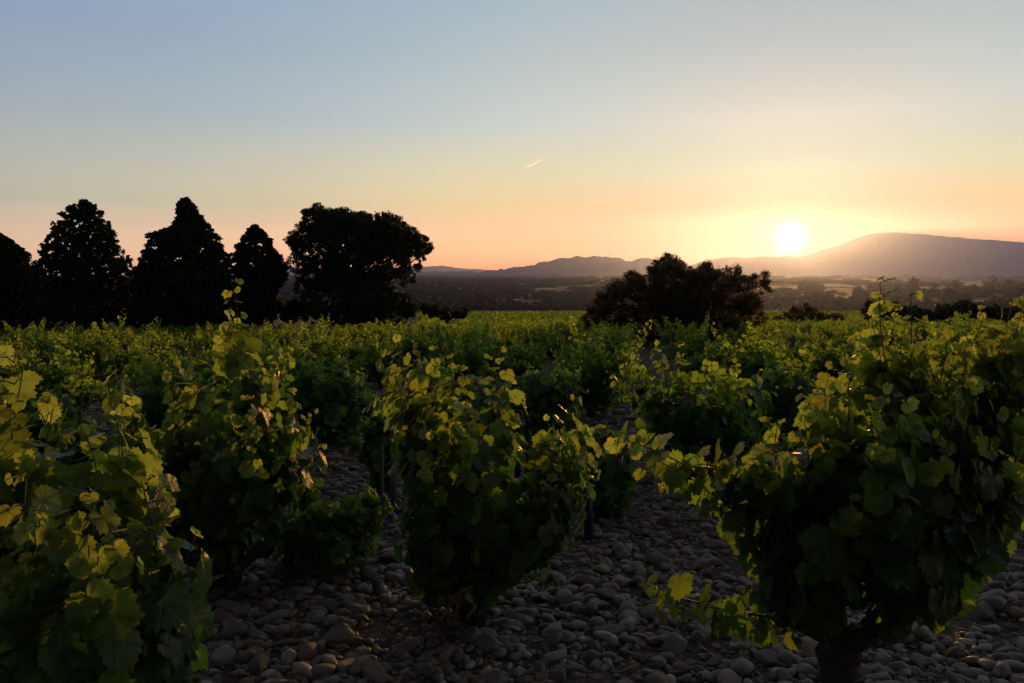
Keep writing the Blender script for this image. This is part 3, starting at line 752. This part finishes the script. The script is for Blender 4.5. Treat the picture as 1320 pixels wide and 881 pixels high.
lobed('evergreen_bush', 'dark undergrowth bush between the two broad middle cypresses', 'bush', 72, [(165, 396, 17), (180, 394, 16), (195, 400, 16), (150, 402, 15)], 26, M['oak'], 'dark bushes under the trees on the left', 1.1, 44, .14, .15)
lobed('evergreen_bush', 'dark undergrowth bush between the two leftmost cypresses', 'bush', 72, [(30, 394, 18), (48, 392, 17), (64, 398, 16), (12, 400, 16)], 27, M['oak'], 'dark bushes under the trees on the left', 1.1, 44, .14, .15)
lobed('evergreen_bush', 'dark undergrowth at the foot of the tallest cypress', 'bush', 70, [(225, 402, 15), (245, 400, 16), (265, 402, 15), (285, 404, 14)], 28, M['oak'], 'dark bushes under the trees on the left', 1.1, 44, .14, .15)
lobed('evergreen_bush', 'dark undergrowth at the foot of the open crowned cypress', 'bush', 70, [(85, 402, 15), (105, 401, 15), (125, 402, 15)], 29, M['oak'], 'dark bushes under the trees on the left', 1.1, 44, .14, .15)
lobed('wild_olive', 'wide bushy wild tree standing among the vines below the sunset', 'tree', 42,
      [(868, 334, 11), (852, 332, 9), (880, 342, 15), (858, 346, 15), (838, 350, 13), (818, 354, 13), (900, 348, 14), (802, 364, 13), (928, 350, 14), (912, 342, 7), (952, 352, 15), (972, 360, 14), (980, 348, 8), (984, 367, 7), (860, 374, 28), (898, 378, 27), (830, 382, 25),
       (938, 378, 21), (960, 382, 15), (798, 396, 19), (776, 404, 14, .7), (766, 396, 8, .5), (760, 412, 11, .6), (790, 370, 9, .6), (850, 408, 25), (890, 410, 25), (925, 404, 20), (952, 402, 17), (972, 398, 11), (925, 408, 15, .7), (815, 414, 19), (795, 424, 15), (835, 426, 16), (875, 426, 17), (915, 424, 16), (950, 418, 13), (774, 386, 13), (760, 402, 12), (752, 412, 8), (785, 380, 13), (900, 370, 22), (935, 374, 18), (868, 362, 22), (840, 372, 20), (965, 380, 14)],
      31, M['bush'], dens=.8, per=62, leafsz=.058, trunk_r=.16, stems=4, twig=420, deep=.7, clr=.24, fork=868)
lobed('thicket_bush', 'reddish backlit thicket at the far edge of the vineyard under the sun', 'bush', 120, [(1002, 412, 6), (1012, 407, 8), (1024, 402, 10), (1040, 400, 11), (1056, 400, 11), (1070, 403, 10), (1080, 409, 6)], 32, M['bush'], 'thickets at the edge of the plateau', 1.1, 36, .22, .2, clr=.5)
for i, (lab, lb) in enumerate([('dark thicket tree just right of the thin upright shoot', [(1118, 404, 9), (1130, 396, 13), (1146, 395, 13), (1158, 401, 12)]),
                  ('dark thicket tree below the middle of the mountain summit', [(1172, 404, 11), (1186, 402, 12), (1202, 400, 13), (1216, 403, 10)]),
                  ('dark thicket tree left of the tallest right hand shoot', [(1228, 400, 12), (1244, 397, 13), (1262, 401, 12)]),
                  ('dark thicket tree at the right edge of the far field', [(1278, 403, 11), (1294, 400, 13), (1312, 396, 14), (1332, 398, 15)])]):
    lobed('thicket_bush', lab, 'bush', 105, lb, 60+i, M['oak'], 'thickets at the edge of the plateau', 1.1, 36, .2, .2, clr=.48)

# ------------------------------------------------------------------ the valley: woods, single trees, houses, greenhouses
def ico(sub):
    import bmesh
    bm = bmesh.new(); bmesh.ops.create_icosphere(bm, subdivisions=sub, radius=1)
    V = np.array([v.co[:] for v in bm.verts]); Fc = np.array([[v.index for v in f.verts] for f in bm.faces]); bm.free()
    return V, Fc
def hit(px, py):
    y = 1500.
    for _ in range(30):
        d = ray(px, py); x = d[0]/d[1]*y; z = float(ground_z(x, y)); y = .5*y+.5*(z-CAM_Z)/(d[2]/d[1])
    return np.array([d[0]/d[1]*y, y, float(ground_z(d[0]/d[1]*y, y))])
OPEN = [(1237, 1272, 363, 368), (1186, 1218, 369, 374), (1062, 1120, 368, 371.5), (996, 1030, 367.5, 369.5), (688, 738, 370, 373.5), (1278, 1292, 378, 385), (1255, 1276, 385, 392), (1190, 1222, 387, 392), (660, 698, 386, 395), (1000, 1020, 398, 404), (1075, 1100, 376, 384), (590, 598, 371, 376)]
def woodland():
    rg = np.random.default_rng(77); V0, F0 = ico(2); n = 9500; Vs = []; Fs = []
    py = rg.uniform(0, 1, 60000)**1.25*46+356.2; px = rg.uniform(-60, 1400, 60000); m = 0
    for a, b in zip(px, py):
        if m >= n: break
        if any(x0-2 < a < x1+2 and y0 < b < y1+2.5 for x0, x1, y0, y1 in OPEN): continue
        d = ray(a, b); y = (-68-CAM_Z)/(d[2]/d[1])
        if y > 14000 or y < 1150: continue
        dens = .9 if a < 760 else .55+.25*math.sin(a*.021+b*.5)
        clump = math.sin(a*.07+b*1.3)+math.sin(a*.031-b*.9)*.8
        if rg.random() > dens*(.5+.35*clump) and b < 396: continue
        x = d[0]/d[1]*y; r = y*rg.uniform(.0022, .0042); h = min(r*1.2, 5+r*.35)*rg.uniform(.7, 1.35)
        k = rg.uniform(0, 6.28); w = rg.uniform(1.1, 2.6) if y > 2500 else rg.uniform(.9, 1.4)
        U = V0*(1+.28*rg.normal(size=(len(V0), 1))*.6)*np.array([r*w, r, h])
        Vs.append(U+np.array([x, y, float(ground_z(x, y))+h*.45])); Fs.append(F0+m*len(V0)); m += 1
    o = mesh_obj('distant_woodland', np.concatenate(Vs), np.concatenate(Fs), M['woodland'], smooth=False)
    tag(o, 'dark woods and hedgerows spread over the valley floor', 'woodland', kind='stuff')
woodland()
M['wall'] = simple('pale_render', (.42, .38, .31), (.5, .46, .38), .9, .3)
M['whitewall'] = simple('white_sheet_metal', (.62, .60, .56), (.7, .68, .64), .5, .2)
M['rooftile'] = simple('roof_tile', (.22, .11, .07), (.30, .17, .11), .85, .4)
M['dkglass'] = simple('window_glass', (.03, .035, .04), None, .15)
M['glasshouse'] = simple('greenhouse_plastic', (.62, .60, .5), (.7, .68, .58), .25, .05, spec=.6)
def house(label, px, py, wpx, hpx=3.0, white=False, kind='house', rot=0., group='houses and sheds scattered over the valley'):
    b = hit(px, py); s = b[1]/F; w = wpx*s; h = hpx*s*.62; dpt = min(w*.7, 14+w*.25)
    root = thing(kind, label, 'shed' if kind == 'farm_shed' else 'house', b, group); root.rotation_euler.z = rot
    mb = MB(); mb.box((0, 0, h/2-.5), w, dpt, h+1); mb.build('wall', M['whitewall' if white else 'wall'], root, smooth=False)
    rh = h*.55; e = .4
    V = [(-w/2-e, -dpt/2-e, h+.02), (w/2+e, -dpt/2-e, h+.02), (w/2+e, dpt/2+e, h+.02), (-w/2-e, dpt/2+e, h+.02), (-w/2-e, 0, h+rh), (w/2+e, 0, h+rh)]
    mesh_obj('roof', np.array(V), [(0, 1, 5, 4), (2, 3, 4, 5), (0, 4, 3), (1, 2, 5), (3, 2, 1, 0)], M['whitewall' if white else 'rooftile'], root)
    nwin = max(1, min(4, int(w/5)))
    for i in range(nwin):
        q = MB(); q.box(((i+.5)/nwin*w*.8-w*.4, -dpt/2-.02, h*.5), 1.1, .08, 1.3); q.build('window', M['dkglass'], root, smooth=False)
HS = [('white shed with a long roof below the jagged hills', 667, 388, 9, 2.6, True, 'farm_shed'), ('long low white shed nearest the bright far field', 673, 394, 11, 2.6, True, 'farm_shed'), ('small white cube of a house at the foot of the woods', 693, 395, 5, 4, True, 'house'),
      ('tiny pale house, left of three in a row', 681, 383, 4, 3, False, 'house'), ('tiny pale house, middle of three in a row', 691, 383, 4, 3, False, 'house'), ('tiny pale house, right of three in a row', 701, 383, 3, 3, False, 'house'),
      ('lone small white house in the woods left of centre', 594, 375, 3, 3, True, 'house'), ('pale house glimpsed left of the wild olive', 765, 379, 6, 2.2, False, 'house'), ('pale farmhouse beyond the wild olive', 748, 384, 8, 2.2, False, 'house'),
      ('pale farm building under the bright sun strip', 1085, 380, 10, 3, False, 'house'), ('small white house on the sunlit plain', 1094, 364, 4, 2.6, True, 'house'), ('pale house below the mountain foot', 1170, 367, 5, 3, False, 'house'), ('small house behind the thin upright shoot', 1143, 376, 5, 3, False, 'house'),
      ('pale house with broad grey roof near the right edge', 1285, 384, 17, 4.5, False, 'house'), ('long white vaulted shed in front of the dark trees', 1265, 391, 18, 4, True, 'farm_shed'), ('bright little white shed among the dark trees', 1197, 398, 6, 2.4, True, 'farm_shed'),
      ('long pale farm wall building behind the thicket', 1207, 390, 30, 2.6, False, 'house'), ('pale house at the far right among trees', 1302, 388, 9, 4, False, 'house'), ('small pale house left of the greenhouses', 1226, 377, 6, 3, False, 'house'),
      ('distant pale house under the summit', 1156, 361, 4, 2, False, 'house'), ('distant pale house right of the summit', 1197, 361, 4, 2, False, 'house'), ('pale roofed house in the reddish light', 1011, 403, 12, 3, False, 'house'), ('small house in the orange haze below the sun', 1000, 388, 6, 2.5, False, 'house'),
      ('small pale house at the start of the plain far left', 562, 369, 3, 2.4, False, 'house'), ('pale house in the far woods below the jagged hills', 612, 369, 4, 2.2, False, 'house')]
for i, h in enumerate(HS): house(*h, rot=.25*math.sin(i*2.1))
def greenhouse(label, px0, px1, py, bays):
    a = hit(px0, py); c = hit(px1, py); b = (a+c)/2; root = thing('greenhouse', label, 'greenhouse', b, 'long pale greenhouses on the plain')
    w = c[0]-a[0]; hh = b[1]/F*1.3
    for k in range(bays):
        V = []; ang = np.linspace(0, math.pi, 7); d = hh*3
        for x in (-w/2, w/2): V += [(x, k*d*1.05+math.cos(t)*d/2, -.5+math.sin(t)*hh) for t in ang]
        Fc = [(i, i+1, 8+i, 7+i) for i in range(6)]+[tuple(range(7))[::-1], tuple(range(7, 14))]
        mesh_obj('tunnel', np.array(V), Fc, M['glasshouse'], root)
greenhouse('nearer bright greenhouse strip at the right', 1240, 1270, 367.5, 3)
greenhouse('farther bright greenhouse strip at the right', 1238, 1264, 364, 3)
greenhouse('pale greenhouse strip just right of the thin upright shoot', 1188, 1214, 372.5, 2)
greenhouse('long pale greenhouse strip under the sun glow', 1066, 1117, 371, 3)
greenhouse('short pale greenhouse strip in the orange haze', 998, 1024, 369, 2)
greenhouse('pale greenhouse strip below the jagged hills', 691, 718, 373, 2)
greenhouse('smaller pale greenhouse strip beside the wild olive', 718, 734, 371, 2)
# single trees one can tell apart in the valley
def valley_tree(label, px, py, r, tall=1.0):
    b = hit(px, py+r*.9); s = b[1]/F; root = thing('valley_tree', label, 'tree', b, 'single trees in the valley'); rg = np.random.default_rng(int(px*7+py))
    R_ = r*s; n = 46; d = norm(rg.normal(size=(n, 3))); C = d*rg.uniform(.3, 1, (n, 1))**.5*np.array([R_, R_, R_*tall])*.8; C[:, 2] += R_*tall*.95
    crown_mesh(C, R_*rg.uniform(.22, .36, n), 22, R_*.11, M['oak'], root, rg)
    mb = MB(); mb.tube([(0, 0, -.5), (0, 0, R_*.9)], [R_*.09, R_*.05], 6); mb.build('trunk', M['treebark'], root)
for i, (lab, px, py, r, t) in enumerate([('round tree under the left slope of the summit', 1178, 366, 9, 1), ('tree left of the long greenhouse strips', 1205, 375, 7, 1.1), ('broad dark tree before the small pale house', 1224, 381, 9, 1), ('pointed tree between greenhouse strips', 1233, 369, 6, 1.4),
        ('tall narrow tree right of the greenhouses', 1280, 366, 5, 1.8), ('dark tree at the right edge of the plain', 1300, 368, 6, 1.3), ('tree in the glow before the long strip', 1106, 376, 8, 1), ('tree in the orange haze below the sun', 1052, 384, 8, .9), ('broad tree behind the thin upright shoot', 1128, 386, 9, .9),
        ('low tree behind the reddish thicket', 1080, 392, 9, .8), ('tree between the wild olive and the reddish thicket', 1000, 395, 7, .9), ('dark tree beside the long white shed', 1246, 386, 9, 1), ('dark tree in front of the broad grey roof', 1290, 392, 8, .9), ('small tree at the far right edge', 1316, 378, 7, 1.1)]):
    valley_tree(lab, px, py, r, t)
# vapour trail high above
def trail(label, a, b, r):
    p0, p1 = np.array(a), np.array(b); mb = MB(); t = np.linspace(0, 1, 9)[:, None]
    mb.tube(p0+(p1-p0)*t, r*np.array([.25, .5, .75, .9, 1, 1, .9, .6, .15]), 8)
    m = bpy.data.materials.new('vapour_trail'); m.use_nodes = True; n = m.node_tree.nodes; n.clear()
    out = n.new('ShaderNodeOutputMaterial'); v = n.new('ShaderNodeVolumePrincipled'); v.inputs['Color'].default_value = (1, 1, 1, 1); v.inputs['Density'].default_value = .005; v.inputs['Anisotropy'].default_value = .8
    m.node_tree.links.new(v.outputs[0], out.inputs['Volume']); m.cycles.homogeneous_volume = True
    o = mb.build('vapour_trail', m); tag(o, label, 'vapour trail')
trail('short bright white vapour trail in the sky left of the sun', at(675, 218, 74000), at(701, 205, 75500), 62.)

# ------------------------------------------------------------------ stakes and plastic
def stake(label, px, py0, py1, y, r, mat, seed):
    b = foot(px, y); top = at(px, py0, y)-b; rg = np.random.default_rng(seed)
    mb = MB(); mb.tube([(0, 0, -.12), (0, 0, top[2]*.5), (rg.normal()*.01, 0, top[2]-.012), (rg.normal()*.01, 0, top[2])], [r, r, r*.97, r*.8], 10, rough=.05)
    o = mb.build('vine_stake', mat, None); o.location = b; tag(o, label, 'stake', 'stakes beside the grapevines')
stake('thicker grey wooden stake left of the central vine', 505, 553, 640, 6.05, .024, M['stake'], 1)
stake('thinner shorter grey stake beside the thick one', 490, 573, 625, 6.3, .015, M['stake'], 2)
stake('dark stake seen through the central vine, left of a pair', 667, 530, 600, 7.3, .03, M['darkstake'], 3)
stake('dark stake seen through the central vine, right of a pair', 680, 534, 600, 7.5, .022, M['darkstake'], 4)
stake('dark blue plastic sleeve around a young plant right of the central vine', 761, 637, 690, 5.25, .032, M['blue'], 5)
def plastic():
    b = foot(490, 6.0); rg = np.random.default_rng(4); nx, ny = 26, 16; V = []
    for j in range(ny):
        for i in range(nx):
            u, v = i/(nx-1)*2-1, j/(ny-1)*2-1; e = max(0, 1-(abs(u)**2.5+abs(v)**2.5)*.8)
            V.append((u*.19*(1+.1*math.sin(v*5)), v*.15*(1+.12*math.sin(u*6)), .02+e*(.035+.025*math.sin(u*9+v*4)+.02*math.sin(u*5-v*11))+rg.normal()*.004))
    Fc = np.array([(j*nx+i, j*nx+i+1, (j+1)*nx+i+1, (j+1)*nx+i) for j in range(ny-1) for i in range(nx-1)])
    o = mesh_obj('plastic_sheet', np.array(V), Fc, M['blue'], smooth=True); o.location = b
    md = o.modifiers.new('t', 'SOLIDIFY'); md.thickness = .003
    tag(o, 'crumpled dark blue plastic sheet on the stones at the foot of the grey stakes', 'plastic sheet')
plastic()

# ------------------------------------------------------------------ stones
def stone_material():
    m, nt, n, l, p, out = new_mat('river_cobble')
    geo = n.new('ShaderNodeNewGeometry'); oi = n.new('ShaderNodeObjectInfo'); tc = n.new('ShaderNodeTexCoord')
    ad = n.new('ShaderNodeMath'); ad.operation = 'ADD'; l.new(geo.outputs['Random Per Island'], ad.inputs[0]); l.new(oi.outputs['Random'], ad.inputs[1])
    fr = n.new('ShaderNodeMath'); fr.operation = 'FRACT'; l.new(ad.outputs[0], fr.inputs[0])
    r = n.new('ShaderNodeValToRGB'); e = r.color_ramp.elements
    e[0].position = 0; e[0].color = (.12, .085, .065, 1); e[1].position = 1; e[1].color = (.50, .46, .40, 1)
    for q, c in ((.2, (.26, .20, .14)), (.38, (.17, .145, .12)), (.5, (.36, .29, .21)), (.66, (.21, .16, .115)), (.78, (.24, .13, .08)), (.88, (.42, .36, .28)), (.94, (.17, .16, .15))):
        k = e.new(q); k.color = (*c, 1)
    l.new(fr.outputs[0], r.inputs[0])
    no = n.new('ShaderNodeTexNoise'); no.inputs['Scale'].default_value = 28; no.inputs['Detail'].default_value = 7; l.new(tc.outputs['Object'], no.inputs['Vector'])
    mr = n.new('ShaderNodeMapRange'); l.new(no.outputs['Fac'], mr.inputs[0]); mr.inputs[1].default_value = .3; mr.inputs[2].default_value = .7; mr.inputs[3].default_value = .55; mr.inputs[4].default_value = 1.3
    hs = n.new('ShaderNodeHueSaturation'); l.new(r.outputs[0], hs.inputs['Color']); l.new(mr.outputs[0], hs.inputs['Value'])
    l.new(hs.outputs[0], p.inputs['Base Color']); p.inputs['Roughness'].default_value = .6; p.inputs['Specular IOR Level'].default_value = .4
    b = n.new('ShaderNodeBump'); b.inputs['Strength'].default_value = .7; b.inputs['Distance'].default_value = .008; l.new(no.outputs['Fac'], b.inputs['Height']); l.new(b.outputs[0], p.inputs['Normal'])
    return m
M['stone'] = stone_material()
def stone_shape(V0, rg):
    d = V0.copy()
    for _ in range(rg.integers(3, 7)):
        a = norm(rg.normal(size=3)); c = rg.uniform(.55, .9); t = d@a; over = np.maximum(t-c, 0); d = d-np.outer(over*.82, a)
    for _ in range(3):
        a = rg.normal(size=3)*1.6; d = d*(1+.06*np.sin(V0@a*1.3+rg.uniform(0, 6)))[:, None]
    return d*np.array([1, rg.uniform(.62, .9), rg.uniform(.42, .68)])
def rotz(V, a):
    c, s_ = np.cos(a), np.sin(a); return np.stack([V[..., 0]*c-V[..., 1]*s_, V[..., 0]*s_+V[..., 1]*c, V[..., 2]], -1)
def stones():
    rg = np.random.default_rng(99)
    # density field: more stones where they can be seen large
    n = 70000; y = 1.7+rg.uniform(0, 1, n)**1.35*17.5; x = rg.uniform(-1, 1, n)*(y*.68+.4)
    r = np.exp(rg.normal(size=n)*.60)*.0165; r = np.clip(r, .006, .085)
    big = rg.random(n) < .035; r[big] *= rg.uniform(1.2, 2.3, int(big.sum())); r = np.clip(r, .006, .072)
    r *= np.where(y > 8, 1.25, 1.0)
    patch = np.sin(x*2.1+1)*np.sin(y*1.7)+np.sin(x*4.3-y*3.1)*.6      # bare patches of soil
    keep = (patch > -.45) | (rg.random(n) < .42); x, y, r = x[keep], y[keep], r[keep]
    size = r/np.hypot(x, y); o = np.argsort(-size); ind = []; 
    for i in o:
        if len(ind) == 300: break
        px = 660+F*x[i]/y[i]
        if px < 150 or px > 1330 or y[i] < 2.35: continue
        if any((x[i]-x[j])**2+(y[i]-y[j])**2 < (r[i]+r[j])**2*.8 for j in ind): continue
        ind.append(i)
    V3_, F3 = ico(4); shapes = []
    for k in range(12):
        mo = mesh_obj('river_stone', stone_shape(V3_, rg), F3, M['stone'], smooth=True); me = mo.data; bpy.data.objects.remove(mo); shapes.append(me)
    for c, i in enumerate(ind):
        k = int(rg.integers(12)); o_ = bpy.data.objects.new('river_stone', shapes[k]); link(o_)
        o_.location = (x[i], y[i], float(ground_z(x[i], y[i]))+r[i]*.22); o_.scale = (r[i]*rg.uniform(1, 1.3), r[i]*rg.uniform(.9, 1.15), r[i]*rg.uniform(.85, 1.2)); o_.rotation_euler = (rg.normal()*.3, rg.normal()*.3, rg.uniform(0, 6.28))
        px = 660+F*x[i]/y[i]
        where = ('between the left vine and the central vine' if px < 500 else 'in front of the central vine' if px < 740 else 'between the central vine and the right vine' if px < 1040 else 'around the foot of the right vine' if px < 1180 else 'at the lower right beside the right vine')
        dist = 'nearest' if y[i] < 2.9 else 'near' if y[i] < 3.6 else 'farther' if y[i] < 4.8 else 'far'
        sz = 'large' if r[i] > .056 else 'medium' if r[i] > .047 else 'small'
        fl = 'flattish' if k % 3 == 0 else 'rounded' if k % 3 == 1 else 'blunt'
        tag(o_, f'{sz} {fl} cobble, {dist} ground {where}', 'stone', 'river cobbles covering the ground')
    rest = np.ones(len(x), bool); rest[ind] = False; x, y, r = x[rest], y[rest], r[rest]
    for lod, sel in ((3, (y < 4.2) & (r > .022)), (2, ~((y < 4.2) & (r > .022)))):
        V0, F0 = ico(lod); bank = [stone_shape(V0, rg) for _ in range(10)]
        xs, ys, rs = x[sel], y[sel], r[sel]; m = len(xs); kk = rg.integers(0, 10, m)
        B = np.array(bank)[kk]*rs[:, None, None]*np.stack([rg.uniform(1, 1.3, m), rg.uniform(.85, 1.15, m), rg.uniform(.8, 1.25, m)], -1)[:, None]
        t = rg.normal(size=m)*.3; c, s_ = np.cos(t)[:, None], np.sin(t)[:, None]; B = np.stack([B[..., 0], B[..., 1]*c-B[..., 2]*s_, B[..., 1]*s_+B[..., 2]*c], -1)
        B = rotz(B, rg.uniform(0, 6.28, m)[:, None]); B += np.stack([xs, ys, ground_z(xs, ys)+rs*rg.uniform(-.1, .45, m)], -1)[:, None]
        if lod == 3: keepB = (B, F0)
        else: B2 = (B, F0)
    Vs = []; Fs = []; off = 0
    for B, F0 in (keepB, B2):
        m, k = B.shape[:2]; Vs.append(B.reshape(-1, 3)); Fs.append((F0[None]+(np.arange(m)*k)[:, None, None]).reshape(-1, 3)+off); off += m*k
    o_ = mesh_obj('pebble_bed', np.concatenate(Vs), np.concatenate(Fs), M['stone'], smooth=True)
    tag(o_, 'countless rounded pebbles and cobbles covering the vineyard soil', 'pebbles', kind='stuff')
stones()

# ------------------------------------------------------------------ dry grass, weeds, twigs
M['straw'] = simple('dry_straw', (.30, .22, .13), (.42, .33, .21), .8, 5)
M['weed'] = simple('green_weed', (.07, .11, .03), (.12, .15, .05), .7, 5)
M['twig'] = simple('dry_twig', (.14, .09, .06), (.22, .16, .11), .85, 9)
M['deadleaf'] = simple('dead_leaf', (.10, .055, .035), (.17, .11, .08), .8, 9)
def blades(name, spots, per, hgt, spread, wdt, mat, rg, label, cat):
    n = len(spots)*per; b = np.repeat(np.asarray(spots, float), per, 0); b[:, :2] += rg.normal(size=(n, 2))*spread
    b = np.column_stack([b[:, 0], b[:, 1], ground_z(b[:, 0], b[:, 1])]); d = norm(np.column_stack([rg.normal(size=(n, 2))*.45, np.ones(n)])); L = hgt*rg.uniform(.4, 1.2, n)[:, None]
    side = norm(np.cross(d, rg.normal(size=(n, 3))))*wdt; bend = np.column_stack([rg.normal(size=(n, 2))*.25, -.12*np.ones(n)])*L
    V = np.stack([b-side, b+side, b+d*L*.55+side*.7, b+d*L*.55-side*.7, b+d*L+bend], 1).reshape(-1, 3)
    T = np.array([(0, 1, 2), (0, 2, 3), (3, 2, 4)]); Fc = (T[None]+(np.arange(n)*5)[:, None, None]).reshape(-1, 3)
    o = mesh_obj(name, V, Fc, mat); tag(o, label, cat, kind='stuff')
g3 = np.random.default_rng(55)
sp_ = [(g3.uniform(-.6, .6)*y, y) for y in g3.uniform(2.4, 9, 70)]
blades('dry_grass', sp_, 7, .10, .05, .0012, M['straw'], g3, 'thin dry straws scattered between the cobbles', 'grass')
sp_ = [(foot(px, y)[0], y) for px, y in [(1235, 3.0), (1250, 2.9), (1262, 3.1), (1190, 3.2), (700, 6.0), (1240, 2.75)]]
blades('green_weeds', sp_, 26, .07, .05, .0028, M['weed'], g3, 'small green weeds sprouting between cobbles at the lower right', 'weeds')
sp_ = [(foot(px, y)[0], y) for px, y in [(g3.uniform(675, 770), g3.uniform(27, 34)) for _ in range(26)]+[(g3.uniform(930, 1075), g3.uniform(24, 36)) for _ in range(34)]+[(g3.uniform(500, 1300), g3.uniform(40, 68)) for _ in range(60)]]
blades('tall_dry_grass', sp_, 18, 1.15, .25, .006, M['straw'], g3, 'tall pale dry grass catching the low sun among the vines', 'grass')
for i in range(14):
    y = g3.uniform(2.6, 5.5); px = g3.uniform(240, 1290); b = foot(px, y); a = g3.uniform(0, 6.28); L = g3.uniform(.08, .22)
    mb = MB(); p = np.array([(math.cos(a)*L*t, math.sin(a)*L*t, .035+.03*math.sin(t*3+i)+g3.normal()*.004) for t in np.linspace(-1, 1, 7)])
    mb.tube(p, np.linspace(.004, .0018, 7), 5); mb.tube([p[3], p[3]+(p[5]-p[3])*.6+np.array([-.03, .03, .02])], [.0025, .001], 4)
    o = mb.build('dry_twig', M['twig'], None); o.location = b
    side = 'left of the central vine' if px < 520 else 'in front of the central vine' if px < 740 else 'between central and right vines' if px < 1040 else 'below the right vine'
    tag(o, f"{'longer' if L > .15 else 'short'} dry twig on the {'near' if y < 3.6 else 'farther'} cobbles {side}", 'twig', 'dry twigs lying on the stones')
def withered():
    b = foot(568, 3.55); rg = np.random.default_rng(6); root = thing('withered_shoot', 'withered brown shoot with curled dead leaves at the lower left of the central vine', 'dead branch', b)
    mb = MB(); pts = bez(np.array([.12, .15, .28]), np.array([.0, .0, .30]), np.array([-.05, -.05, .02]), 8); mb.tube(pts, np.linspace(.006, .003, 8), 6); mb.build('stem', M['twig'], root)
    n = 26; t = rg.integers(1, 8, n); P = pts[t]+rg.normal(size=(n, 3))*.035; P[:, 2] = np.maximum(P[:, 2], .03)
    leaves_mesh('dead_leaves', P, rg.normal(size=(n, 3)), rg.normal(size=(n, 3))+np.array([0, 0, -1.]),   .032*rg.uniform(.6, 1.2, n), np.zeros(n), 1, M['deadleaf'], root, rg)
withered()
